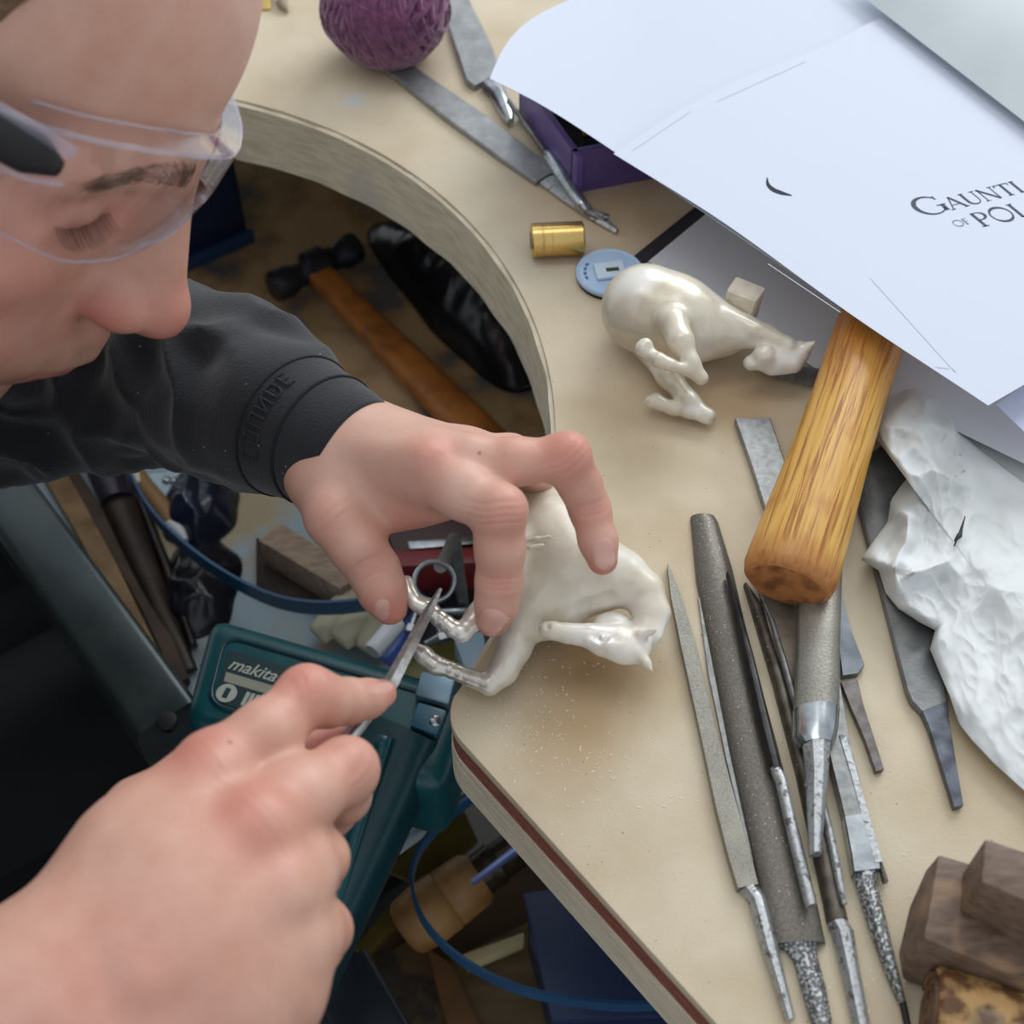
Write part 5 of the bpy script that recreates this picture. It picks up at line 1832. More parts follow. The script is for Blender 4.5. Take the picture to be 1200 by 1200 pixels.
def skin_material():
    m = mat('skin', srgb(208, 164, 146), .48, 0, srgb(199, 151, 131), 90, detail=7, lo=.35, hi=.7, bump=.16, bscale=650, sss=.10)
    nt = m.node_tree
    N, L = nt.nodes, nt.links
    b = N['Principled BSDF']
    src = b.inputs['Base Color'].links[0].from_socket
    for nm, c in (('flush', (196, 114, 100)), ('lips', (168, 82, 80)), ('stubble', (158, 122, 96)), ('pale', (214, 176, 158))):
        at = N.new('ShaderNodeAttribute')
        at.attribute_name = nm
        x = N.new('ShaderNodeMix')
        x.data_type = 'RGBA'
        L.new(at.outputs['Fac'], x.inputs['Factor'])
        L.new(src, x.inputs['A'])
        x.inputs['B'].default_value = srgb(*c)
        src = x.outputs['Result']
    v = N.new('ShaderNodeTexVoronoi')
    v.inputs['Scale'].default_value = 90
    tc = N.new('ShaderNodeTexCoord')
    L.new(tc.outputs['Object'], v.inputs['Vector'])
    sc = N.new('ShaderNodeSeparateColor')
    L.new(v.outputs['Color'], sc.inputs['Color'])
    g = N.new('ShaderNodeMath'); g.operation = 'LESS_THAN'; g.inputs[1].default_value = .07
    L.new(v.outputs['Distance'], g.inputs[0])
    g2 = N.new('ShaderNodeMath'); g2.operation = 'LESS_THAN'; g2.inputs[1].default_value = .05
    L.new(sc.outputs[0], g2.inputs[0])
    g3 = N.new('ShaderNodeMath'); g3.operation = 'MULTIPLY'
    L.new(g.outputs[0], g3.inputs[0]); L.new(g2.outputs[0], g3.inputs[1])
    g4 = N.new('ShaderNodeMath'); g4.operation = 'MULTIPLY'; g4.inputs[1].default_value = .6
    L.new(g3.outputs[0], g4.inputs[0])
    x = N.new('ShaderNodeMix')
    x.data_type = 'RGBA'
    L.new(g4.outputs[0], x.inputs['Factor'])
    L.new(src, x.inputs['A'])
    x.inputs['B'].default_value = srgb(120, 72, 58)
    L.new(x.outputs['Result'], b.inputs['Base Color'])
    return m


M_skin = skin_material()
HIP = np.array([-0.50, -0.13, 0.49])
person = thing('person', 'person in clear safety glasses and black sweatshirt, leaning over the bench and filing', 'person', (HIP[0], HIP[1], 0.0))

# ---- head and neck -------------------------------------------------------------------------------------
S = .001
FH = Field((-.115, -.092, -.185), (.135, .092, .140), .0017)


def e_(c, r, k, op='add', M=None, both=False):
    for s in ((1, -1) if both else (1,)):
        FH.ell((c[0] * S, c[1] * S * s, c[2] * S), np.array(r) * S, M, k * S, op)


def c_(a, b, ra, rb, k, op='add', both=False):
    for s in ((1, -1) if both else (1,)):
        FH.cap((a[0] * S, a[1] * S * s, a[2] * S), (b[0] * S, b[1] * S * s, b[2] * S), ra * S, rb * S, k * S, op)


c_((-30, 0, -30), (-55, 0, -190), 56, 60, 0)
e_((-6, 0, 42), (97, 74, 86), 20)
e_((36, 0, 50), (53, 62, 58), 22)
e_((34, 0, -14), (56, 58, 78), 22)
c_((6, 52, -50), (58, 16, -88), 18, 14, 22, both=True)
e_((66, 0, -92), (16, 20, 14), 14)
e_((58, 42, -16), (24, 21, 17), 18, both=True)
e_((62, 32, -48), (22, 20, 26), 18, both=True)
e_((73, 0, -56), (24, 30, 26), 14)
c_((88, 10, 25), (72, 46, 24), 9.5, 9, 10, both=True)
e_((96, 34, 7), (13, 15, 11), 11, 'sub', both=True)
e_((71.5, 32.5, 8), (13.2, 14.5, 12.4), 3.0, both=True)
# lid crease and lash line
c_((85, 22, 14.5), (80, 44, 13.5), 1.1, .9, 2.0, 'sub', both=True)
c_((85.4, 22, 4.6), (79.5, 45, 3.6), .9, .8, 1.4, 'sub', both=True)
# nose
c_((80, 0, 20), (94, 0, -20), 13, 14.5, 8)
c_((90, 0, 20), (109, 0, -22), 7.6, 8.6, 9)
e_((110.5, 0, -27), (11.6, 11.4, 10.2), 6)
e_((99, 13.5, -28.5), (11.5, 6.4, 8.4), 6, both=True)
c_((94, 0, -40), (105, 0, -34.5), 5, 5.5, 6)
e_((106, 6.8, -40.5), (5.2, 3.2, 4), 1.5, 'sub', both=True)
c_((92, 20.5, -24), (89, 22, -33), .9, .8, 5, 'sub', both=True)
# lips
c_((95.5, 0, -50), (80, 24, -60), 6, 4, 6, both=True)
e_((90, 0, -60), (8.5, 16, 9), 6)
c_((97.5, 0, -57), (83, 23, -64), 4.8, 2.4, 3, both=True)
c_((92.0, 0, -66.5), (82, 20, -67), 5.4, 2.6, 3, both=True)
c_((94.5, 13, -64.4), (84, 25, -65.6), .7, .7, 1.2, 'sub', both=True)
c_((86, 0, -79), (83, 12, -78), 3, 3, 6, 'sub', both=True)
# ears
e_((-8, 76, 2), (17, 5, 30), 6, both=True)
e_((-4, 82, 4), (10, 4, 18), 4, 'sub', both=True)
V, Fc = FH.mesh(4)
Vh = V * 1000.0
fl = spots(Vh, [((112, 0, -28), 17, .75), ((100, 16, -32), 12, .8), ((100, -16, -32), 12, .8), ((66, 46, -18), 26, .55), ((66, -46, -18), 26, .55), ((80, -32, 0), 12, .4), ((84, -20, 4), 9, .6), ((84, 20, 4), 9, .6), ((70, -40, -55), 26, .3)])
lips = spots(Vh, [((100, 0, -60), 4.5, .9), ((94, -10, -63), 4.5, .9), ((94, 10, -63), 4.5, .9), ((87, -19, -65), 4.5, .8), ((96, 0, -68), 5.5, .9), ((91, -10, -68), 5.5, .9), ((91, 10, -68), 5.5, .9), ((86, -17, -67), 5, .8), ((97, -3, -66), 5, 1), ((94, -8, -68.5), 5, 1), ((90, -14, -69), 5, 1), ((85, -21, -67), 4.5, .9)])
stub = spots(Vh, [((97, -8, -52), 7, .6), ((91, -18, -57), 7, .6), ((97, 8, -52), 7, .5), ((91, 18, -57), 7, .5), ((84, -27, -64), 6, .5), ((80, 0, -92), 18, .4)])
pale = spots(Vh, [((95, 0, 55), 30, .5), ((80, 30, 60), 30, .6)])  # paler forehead side puts its whitish highlight into the skin colour
BV, BF, BA = [], [], {'flush': [], 'lips': [], 'stubble': [], 'pale': []}


def add_body(V, Fc, **at):
    off = sum(len(v) for v in BV)
    BV.append(V)
    BF.append(Fc + off)
    for k in BA:
        BA[k].append(at.get(k, np.zeros(len(V))))


add_body(hwa(Vh), Fc, flush=fl, lips=lips, stubble=stub, pale=pale)

def normals(V, Fc):
    n = np.cross(V[Fc[:, 2]] - V[Fc[:, 0]], V[Fc[:, 3]] - V[Fc[:, 1]])
    N_ = np.zeros_like(V)
    for i in range(4):
        for a_ in range(3):
            N_[:, a_] += np.bincount(Fc[:, i], n[:, a_], len(V))
    return N_ / (np.linalg.norm(N_, axis=1)[:, None] + 1e-12)


def creases(V, Fc, lst):
    """skin folds across a joint : (joint, towards, offsets mm, depth mm, reach mm)"""
    N_ = normals(V, Fc)
    D_ = np.zeros(len(V))
    for c, to, offs, dep, R_ in lst:
        c, to = H(*c), H(*to)
        ax_ = (to - c) / np.linalg.norm(to - c)
        view = CAM - c
        view /= np.linalg.norm(view)
        rel = V - c
        near = np.clip(1.4 - np.linalg.norm(rel, axis=1) / (R_ * .001), 0, 1)
        up_ = np.clip(N_ @ view * 1.6, 0, 1)
        t_ = rel @ ax_ * 1000 + .5 * np.sin(rel @ np.cross(ax_, view) * 400 + c[0] * 900)
        for o_ in offs:
            D_ += dep * .001 * np.exp(-((t_ - o_) / .75) ** 2) * near * up_
    return V - N_ * D_[:, None]


# ---- left hand (holds the horse) -------------------------------------------------------------------------
FLf = Field((-.135, -.095, BENCH + .004), (.062, .085, BENCH + .112), .00085)


def LH(pts, k=.004, op='add'):
    chainpx(FLf, pts, k, op)


# forearm and wrist
FLf.chain([H(250, 452, 34), H(345, 505, 54), H(398, 528, 60)], [.022, .0195, .0155], .006)
LH([(372, 560, 60, 9.5), (402, 500, 62, 8.5)], .012)
# metacarpals / back of the hand
LH([(398, 535, 62, 14), (494, 546, 76, 11.2)], .012)
LH([(402, 520, 62, 13), (545, 544, 76, 9.2)], .012)
LH([(402, 510, 58, 12), (548, 532, 66, 8.4)], .012)
LH([(402, 510, 52, 11), (540, 528, 54, 7.8)], .012)
LH([(410, 545, 56, 12), (500, 572, 62, 8.5)], .014)
# thumb
LH([(392, 552, 58, 12.5), (392, 606, 60, 9.6)], .012)
LH([(392, 606, 60, 9.8), (418, 640, 54, 8.9), (438, 668, 47, 8.9)], .005)
LH([(438, 668, 47, 8.9), (449, 694, 42, 8.3), (457, 712, 38, 6.2)], .003)
# web between thumb and index
LH([(412, 592, 52, 6), (470, 592, 56, 5), (520, 582, 64, 6)], .012)
# index
LH([(494, 546, 76, 10.6), (540, 574, 79, 8.8), (584, 600, 78, 8.6)], .006)
LH([(584, 600, 78, 8.6), (586, 642, 68, 8.0), (585, 682, 57, 7.8)], .004)
LH([(585, 682, 57, 7.8), (582, 708, 50, 7.2), (577, 726, 45, 6.0)], .003)
# middle
LH([(545, 544, 76, 8.8), (600, 541, 80, 7.4), (661, 538, 80, 7.9)], .006)
LH([(661, 538, 80, 7.9), (679, 566, 71, 7.1), (691, 596, 63, 7.0)], .004)
LH([(691, 596, 63, 7.0), (701, 634, 56, 6.5), (706, 656, 52, 5.4)], .003)
# ring and little finger curl down behind the horse's back
LH([(548, 532, 66, 8.2), (598, 535, 58, 7.2), (622, 545, 50, 7.0)], .006)
LH([(622, 545, 50, 7.0), (628, 560, 36, 6.4), (618, 574, 26, 6)], .003)
LH([(618, 574, 26, 6), (602, 580, 20, 5.2)], .002)
LH([(540, 528, 54, 7.6), (570, 535, 42, 6.6)], .006)
LH([(570, 535, 42, 6.6), (582, 550, 30, 5.8), (576, 566, 22, 5.2)], .003)
# knuckle bumps
for x, y, h, r in ((505, 538, 84.5, 4.5), (556, 532, 82.5, 4.0), (590, 596, 82, 5.2), (668, 530, 83, 4.6)):
    FLf.ell(H(x, y, h), (r / 1000,) * 3, None, .008)
# extensor tendons
for a_, b_ in (((420, 528, 75), (498, 538, 86)), ((425, 512, 73), (548, 532, 83))):
    FLf.cap(H(*a_), H(*b_), .002, .0022, .008)
V, Fc = FLf.mesh(2)
V = creases(V, Fc, [((584, 600, 82), (586, 642, 72), (-4.2, -2, .4, 2.6), .42, 11), ((585, 682, 62), (582, 708, 54), (-2, 0, 1.8), .36, 9), ((664, 540, 84), (680, 568, 76), (-3.5, -1, 1.5), .34, 10),
                    ((691, 596, 68), (701, 634, 60), (-1.6, .2, 2), .38, 9), ((438, 668, 54), (449, 694, 49), (-3.6, -1.8, 0, 1.8), .42, 11), ((392, 606, 68), (418, 640, 60), (-2, 1.5), .25, 10)])
fl = spots(V, [(H(507, 532, 88), .009, .8), (H(585, 604, 86), .012, .5), (H(586, 683, 64), .007, .45), (H(578, 738, 47), .009, .7), (H(668, 530, 88), .014, .6), (H(693, 596, 68), .008, .4), (H(706, 668, 53), .008, .7),
                 (H(456, 722, 40), .011, .75), (H(388, 606, 69), .010, .35), (H(440, 660, 55), .008, .4), (H(480, 605, 58), .012, .8), (H(615, 545, 78), .012, .45), (H(556, 518, 82), .006, .5)])
pl = spots(V, [(H(440, 520, 74), .03, .55), (H(540, 580, 84), .015, .5)])
add_body(V, Fc, flush=fl, pale=pl)

# ---- right hand (holds the needle file) --------------------------------------------------------------------
FR = Field((-.285, -.285, BENCH + .028), (-.028, -.055, BENCH + .125), .001)


def RH(pts, k=.004, op='add'):
    chainpx(FR, pts, k, op)


RH([(-190, 1370, 84, 29), (10, 1210, 82, 26), (75, 1165, 82, 22)], .01)
RH([(60, 1140, 82, 16), (110, 1250, 82, 17)], .016)
RH([(95, 1150, 82, 19), (170, 1010, 88, 17), (250, 902, 92, 11)], .016)
RH([(100, 1170, 84, 20), (225, 1050, 92, 16), (300, 972, 95, 10.5)], .016)
RH([(110, 1200, 82, 20), (240, 1110, 88, 16), (328, 1042, 90, 9.6)], .016)
RH([(120, 1230, 78, 19), (250, 1170, 80, 16), (338, 1106, 80, 9.6)], .016)
RH([(200, 1250, 74, 18), (320, 1170, 72, 12)], .016)
RH([(140, 1060, 74, 15), (240, 1020, 68, 13), (300, 1080, 62, 12)], .016)
# index
RH([(253, 906, 90, 10.4), (310, 862, 91, 9.0), (358, 818, 88, 8.0)], .006)
RH([(358, 818, 88, 8.0), (384, 822, 82, 7.3), (408, 822, 75, 6.6)], .004)
RH([(408, 822, 75, 7.0), (430, 819, 69, 5.9), (448, 813, 65, 4.6)], .003)
# middle
RH([(300, 972, 95, 10.5), (352, 935, 90, 9.2), (404, 905, 80, 9.0)], .007)
RH([(404, 905, 80, 9.0), (402, 932, 66, 8.0), (388, 950, 56, 7.4)], .003)
RH([(388, 950, 56, 7.4), (360, 955, 52, 6.6), (340, 950, 52, 6)], .003)
# ring
RH([(328, 1042, 90, 9.8), (352, 1022, 84, 8.9), (373, 1006, 74, 8.4)], .006)
RH([(373, 1006, 74, 8.4), (368, 1026, 60, 7.4), (352, 1036, 52, 7)], .003)
RH([(352, 1036, 52, 7), (325, 1030, 50, 6)], .003)
# little
RH([(338, 1106, 80, 9.6), (362, 1094, 74, 8.4), (378, 1090, 66, 8.0)], .006)
RH([(378, 1090, 66, 8.0), (372, 1110, 55, 7.0), (352, 1118, 48, 6.6)], .003)
RH([(352, 1118, 48, 6.6), (325, 1110, 48, 5.6)], .003)
# thumb, mostly hidden below the index
RH([(170, 960, 74, 13), (240, 915, 66, 10), (305, 893, 58, 8.6)], .010)
RH([(305, 893, 58, 8.6), (350, 882, 53, 8.0), (376, 874, 52, 7.4)], .004)
RH([(376, 874, 52, 7.4), (392, 868, 53, 6.2)], .003)
for x, y, h, r in ((252, 902, 96, 5.4), (304, 964, 102, 6.2), (332, 1040, 95, 5.0), (345, 1104, 85, 4.6), (361, 808, 90, 4.4), (410, 895, 84, 4.6)):
    FR.ell(H(x, y, h), (r / 1000,) * 3, None, .009)
for a_, b_ in (((130, 1090, 102), (248, 905, 101)), ((150, 1110, 106), (298, 975, 103)), ((170, 1150, 104), (325, 1045, 97))):
    FR.cap(H(*a_), H(*b_), .002, .0024, .010)
V, Fc = FR.mesh(2)
V = creases(V, Fc, [((358, 814, 94), (384, 820, 86), (-4, -2, .2, 2.4), .36, 11), ((408, 820, 80), (430, 817, 74), (-1.6, .2, 2), .36, 9), ((404, 903, 86), (404, 930, 72), (-4, -1.5, 1), .34, 10),
                    ((253, 904, 99), (310, 862, 98), (-3, 0, 3), .22, 12), ((303, 968, 103), (352, 935, 96), (-3, 0, 3), .25, 12), ((373, 1006, 80), (368, 1026, 66), (-4, -1.5), .3, 10)])
fl = spots(V, [(H(240, 892, 100), .013, .75), (H(300, 965, 104), .014, .75), (H(357, 800, 95), .012, .6), (H(300, 1010, 102), .010, .35), (H(455, 813, 66), .007, .6), (H(410, 895, 86), .010, .45), (H(375, 880, 58), .02, .8),
                 (H(152, 980, 96), .008, .4), (H(382, 1005, 78), .008, .35), (H(390, 1085, 70), .008, .4), (H(140, 1180, 105), .03, .3)])
pl = spots(V, [(H(318, 962, 104), .005, .6), (H(264, 892, 102), .005, .4), (H(330, 1045, 98), .006, .35)])
add_body(V, Fc, flush=fl, pale=pl)

# ---- torso and legs under the clothes (coarse) ---------------------------------------------------------------
FT = Field((-.80, -.55, .02), (.12, .36, 1.00), .014)
NECK = hw((-45, 0, -150))
LSH, RSH = np.array([-0.45, 0.155, .855]), np.array([-0.262, -.165, .86])
LEL, REL = P(-75, 440, -.012), np.array([-.345, -.315, .80])
CHEST = np.array([-.375, -.01, .80])
RFL, RFR = np.array([.77, .636, 0]), np.array([.636, -.77, 0])
FT.chain([NECK, NECK + np.array([-.05, -.02, -.07]), CHEST], [.055, .07, .10], .04)
FT.chain([CHEST + RFR * .06, HIP + RFR * .06], [.095, .095], .05)
FT.chain([CHEST - RFR * .06, HIP - RFR * .06], [.095, .095], .05)
FT.chain([LSH, RSH], [.05, .05], .05)
FT.chain([LSH, LEL], [.042, .030], .02)
FT.chain([LEL, H(60, 448, 2), H(250, 452, 34)], [.030, .026, .020], .01)
FT.chain([RSH, REL], [.046, .038], .03)
FT.chain([REL, H(-190, 1370, 84)], [.038, .029], .02)
for s in (-1, 1):
    hip = HIP + RFR * .085 * s + np.array([0, 0, -.04])
    kn = hip + RFL * .40 + np.array([0, 0, -.03])
    FT.chain([hip, kn, kn + np.array([-.05, -.04, -.40])], [.085, .062, .045], .03)
V, Fc = FT.mesh(1)
add_body(V, Fc)
BV_, BF_ = np.vstack(BV), np.vstack(BF)
body = obj('body', (BV_, BF_), M_skin, person, attrs={k: np.concatenate(v) for k, v in BA.items()})

# ---- finger nails ---------------------------------------------------------------------------------------------
M_nail = mat('finger_nail', srgb(206, 152, 138), .3, 0, srgb(214, 168, 154), 90, coat=.2)
from mathutils.bvhtree import BVHTree
tree = BVHTree.FromPolygons([tuple(v) for v in BV_], [tuple(f) for f in BF_.tolist()])


def nail(base, tip, wid, lift=.0003):
    """small curved plate from the base pixel to the tip pixel, projected on to the finger"""
    bx, tx = np.array(base, float), np.array(tip, float)
    d = tx - bx
    n = np.array([-d[1], d[0]]) / np.linalg.norm(d)
    rows = []
    prev = None
    for i in range(11):
        u = i / 10
        w = wid * (1 - .28 * max(0, .22 - u) / .22) * math.sqrt(max(.02, 1 - max(0, (u - .68) / .34) ** 2)) * math.sqrt(max(.05, 1 - max(0, (.15 - u) / .17) ** 2))
        row = []
        for j in range(9):
            s = (j / 8 - .5)
            p = bx + d * u + n * w * s
            r = (FWD + RGT * ((p[0] - 600) / FPX) + UPV * ((600 - p[1]) / FPX))
            r = Vector(r).normalized()
            hit = tree.ray_cast(Vector(CAM), r)
            if hit[0] is None:
                hp = prev
            else:
                hp = np.array(hit[0] - r * (lift * (1.0 if abs(s) < .45 and 0 < i < 10 else .2)))
                prev = hp
            row.append(hp)
        rows.append(row)
    V = np.array([p for r in rows for p in r])
    Fc = [(i * 9 + j, i * 9 + j + 1, (i + 1) * 9 + j + 1, (i + 1) * 9 + j) for i in range(10) for j in range(8)]
    n_ = len(V)
    view = (V.mean(0) - CAM); view /= np.linalg.norm(view)
    V2 = np.vstack([V, V + view * .0007])
    F2 = Fc + [tuple(q + n_ for q in f[::-1]) for f in Fc]
    obj('fingernail', recalc((V2, F2)), M_nail, body, smooth=True)


nail((585, 716), (573, 745), 36)
nail((706, 630), (710, 668), 25)
nail((449, 702), (446, 728), 17)
nail((428, 806), (460, 803), 18)

# ---- hair, brows, lashes ------------------------------------------------------------------------------------------
FHr = Field((-.115, -.088, -.06), (.10, .088, .142), .0026)
FHr.ell((-.006, 0, .042), (.1005, .0775, .0895))
FHr.ell((.038, 0, .052), (.0585, .0645, .0605), None, .022)
FHr.cut((.045, 0, .06), np.array([.93, 0, -.36]))
FHr.cut((-.02, 0, -.01), np.array([.35, 0, -.94]))
V, Fc = FHr.mesh(1)
V = V * 1000
V = V + np.array([[.8 * mnoise.noise(Vector(v * .25)), .8 * mnoise.noise(Vector(v * .25 + 9)), .8 * mnoise.noise(Vector(v * .25 + 5))] for v in V])
M_hair = mat('cropped_hair', srgb(128, 102, 78), .8, 0, srgb(96, 76, 58), 500, bump=.8, bscale=900)
obj('hair', (hwa(V), Fc), M_hair, person)
rh = random.Random(5)
invH = HM.T


def surf(c, off=0.0):
    """closest skin point in head direction +x at the given head y, z"""
    o = hw((160, c[0], c[1]))
    d = Vector(-HM[:, 0])
    hit = tree.ray_cast(Vector(o), d)
    p = np.array(hit[0]) if hit[0] is not None else hw((85, c[0], c[1]))
    return p + HM[:, 0] * off


def strandset(paths, r):
    return join(*[tube(p, [r, r, r * .8, r * .3], 5) for p in paths])


M_brow = mat('brow_hair', srgb(116, 90, 68), .7)
for s in (-1, 1):
    ps = []
    for k in range(300):
        u = rh.random()
        y = s * (9 + 39 * u)
        zz = 24.5 + 4.2 * math.sin(min(1, u * 1.25) * math.pi * .6) - 3.0 * max(0, u - .6) / .4 + rh.uniform(-4.6, 4.6) * (1 - .55 * u)
        p0 = surf((y, zz), .0002)
        ln = rh.uniform(4, 7.5)
        dy, dz = s * (.55 + .4 * u), (.75 - 1.25 * u) + rh.uniform(-.2, .2)
        q = [p0]
        for t_ in (.33, .66, 1):
            q.append(surf((y + dy * ln * t_, zz + dz * ln * t_), .0003 + .0010 * t_))
        ps.append(q)
    obj('eyebrow', strandset(ps, .00010), M_brow, person)['kind'] = 'stuff'
    ls = []
    for k in range(46):
        u = k / 45
        y = s * (22 + 24 * u)
        zz = 5.0 - 1.0 * u - 1.2 * math.sin(u * math.pi)
        p0 = surf((y, zz), -.0002)
        out = HM[:, 0] * (.0062 + .0016 * rh.random()) + HM[:, 1] * s * (.0030 * (u - .35)) - HM[:, 2] * .0050
        up = HM[:, 2] * .0016
        ls.append([p0, p0 + out * .35, p0 + out * .7 + up * .2, p0 + out + up])
    obj('eyelashes', strandset(ls, .00009), mat('lash_hair', srgb(58, 44, 36), .6), person)['kind'] = 'stuff'

# ---- safety glasses ------------------------------------------------------------------------------------------------
def clear_material():
    m = bpy.data.materials.new('clear_polycarbonate')
    m.use_nodes = True
    nt = m.node_tree
    N, L = nt.nodes, nt.links
    N.remove(N['Principled BSDF'])
    tr = N.new('ShaderNodeBsdfTransparent')
    tr.inputs['Color'].default_value = (.985, .98, .99, 1)
    gl = N.new('ShaderNodeBsdfGlossy')
    gl.inputs['Roughness'].default_value = .04
    gl.inputs['Color'].default_value = (.95, .95, 1, 1)
    fr = N.new('ShaderNodeLayerWeight')
    fr.inputs['Blend'].default_value = .5
    pw = N.new('ShaderNodeMath'); pw.operation = 'POWER'; pw.inputs[1].default_value = 5.0
    L.new(fr.outputs['Facing'], pw.inputs[0])
    ma = N.new('ShaderNodeMath'); ma.operation = 'MULTIPLY_ADD'; ma.inputs[1].default_value = .9; ma.inputs[2].default_value = .05
    L.new(pw.outputs[0], ma.inputs[0])
    mx = N.new('ShaderNodeMixShader')
    L.new(ma.outputs[0], mx.inputs[0])
    L.new(tr.outputs[0], mx.inputs[1])
    L.new(gl.outputs[0], mx.inputs[2])
    L.new(mx.outputs[0], N['Material Output'].inputs['Surface'])
    return m


M_clear = clear_material()
M_edge = mat('lens_edge', srgb(216, 215, 230), .08, 0, srgb(190, 190, 212), 60)
for nd in (M_edge.node_tree.nodes['Principled BSDF'],):
    nd.inputs['Alpha'].default_value = .24
g0 = hw((100, 0, 25))
gl = thing('safety_glasses', 'clear wraparound safety glasses with black temple, worn on the face', 'glasses', tuple(g0))
ph = [-97, -90, -75, -60, -45, -30, -15, 0, 15, 30, 45, 60, 75, 90]
zt = [35, 37, 40, 42, 43.5, 43, 40, 35, 32, 31, 31, 30, 29, 28]
zb = [20, 15, 8, 4.5, .5, 2.5, 10, 19, 11, 4, 1, 5, 10, 14]


def lens_pt(phi, z, off=0.0):
    f = math.radians(phi)
    a, b = 66 + off, 77 + off
    x = 40 + a * math.cos(f) - .0016 * max(0, abs(z - 22) - 6) ** 2 * 1.0
    return (x, b * math.sin(f), z)


NPH, NZ = 90, 22
rows_o, rows_i = [], []
for i in range(NPH + 1):
    phi = -97 + (187) * i / NPH
    a_ = np.interp(phi, ph, zb)
    b_ = np.interp(phi, ph, zt)
    rows_o.append([lens_pt(phi, a_ + (b_ - a_) * j / NZ) for j in range(NZ + 1)])
    rows_i.append([lens_pt(phi, a_ + (b_ - a_) * j / NZ, -2.0) for j in range(NZ + 1)])
w = NZ + 1
V = np.vstack([hwa([p for r in rows_o for p in r]), hwa([p for r in rows_i for p in r])])
n = (NPH + 1) * w
Fc = []
for i in range(NPH):
    for j in range(NZ):
        q = (i * w + j, i * w + j + 1, (i + 1) * w + j + 1, (i + 1) * w + j)
        Fc.append(q)
        Fc.append(tuple(n + k for k in q[::-1]))
for i in range(NPH):
    for j in (0, NZ):
        a_, b_ = i * w + j, (i + 1) * w + j
        Fc.append((a_, b_, n + b_, n + a_))
for j in range(NZ):
    for i in (0, NPH):
        a_, b_ = i * w + j, i * w + j + 1
        Fc.append((a_, b_, n + b_, n + a_))
lens = obj('lens', recalc((V, Fc)), M_clear, gl, smooth=True, sharp=50)


def edge_path(which, p0, p1, off=-1.0, dz=0.0, n_=60):
    out = []
    for phi in np.linspace(p0, p1, n_):
        z = np.interp(phi, ph, zt if which == 't' else zb) + dz
        out.append(hw(lens_pt(phi, z, off)))
    return np.array(out)


obj('lens_rim', tube(edge_path('t', -97, 90), .0009, 10), M_edge, gl)
obj('lens_rim', tube(edge_path('b', -97, 90), .0006, 10), M_edge, gl)
# brow ledge : narrow shelf going back towards the forehead
sh = []
for phi in np.linspace(-70, 70, 60):
    z = np.interp(phi, ph, zt)
    sh.append([hw(lens_pt(phi, z + dz, o_)) for o_, dz in ((-.5, .2), (-.5, 1.2), (-8.5, 2.4), (-8.5, 1.2))])
obj('shelf_edge', tube([r_[2] for r_ in sh], .0005, 8), M_edge, gl)
obj('brow_shelf', recalc(loft(sh)), M_clear, gl, smooth=True, sharp=40)
# nose pads
for s in (-1, 1):
    pp = smooth_path([hw((103, s * 5, 20)), hw((101, s * 12, 8)), hw((96, s * 19, -2)), hw((92, s * 22, -4))], 16)
    obj('nose_piece', tube(pp, .0014, 8, ry=.003), M_clear, gl)
    p2 = smooth_path([hw((104, s * 4, 18)), hw((103, s * 13, 6)), hw((97, s * 20, 0))], 16)
    obj('nose_edge', tube(p2, .0008, 8), M_edge, gl)
# temple arms
for s in (-1, 1):
    arm = [hw(q) for q in ((74.5, s * 68.5, 33), (66, s * 73.5, 34.5), (50, s * 79, 35), (20, s * 82, 32), (-20, s * 82.5, 27), (-60, s * 80, 18))]
    pth = smooth_path(arm, 30)
    hgt = [.0026 + .0042 * min(1, i / 5) for i in range(30)]
    T_, S_, N_ = frames(pth, HM[:, 2])
    rings = []
    for i in range(30):
        rings.append([pth[i] + S_[i] * math.cos(q) * .0022 + N_[i] * math.sin(q) * hgt[i] for q in np.linspace(0, 2 * math.pi, 16, endpoint=False)])
    obj('temple_arm', recalc(loft(rings)), mat('matt_black_rubber', srgb(30, 31, 34), .55), gl)
    hs = [hw(q) for q in ((76, s * 68.5, 39), (66, s * 74, 41.5), (48, s * 80, 42.5))]
    obj('hinge_cover', tube(smooth_path(hs, 12), .0012, 8, ry=.0022, up=tuple(HM[:, 2])), M_edge, gl)
    hs = [hw(q) for q in ((77, s * 67.5, 29), (68, s * 73.2, 27), (50, s * 79.8, 26.5), (20, s * 82.8, 24))]
    obj('arm_edge', tube(smooth_path(hs, 12), .0010, 8), M_edge, gl)

# ---- clothes -----------------------------------------------------------------------------------------------------
def cloth_material():
    m = mat('black_sweatshirt', srgb(27, 29, 35), .92, 0, srgb(20, 22, 27), 40, detail=5, bump=.35, bscale=900, sheen=.25, speck=(210, .07, srgb(150, 152, 156)))
    return m


M_sw = cloth_material()


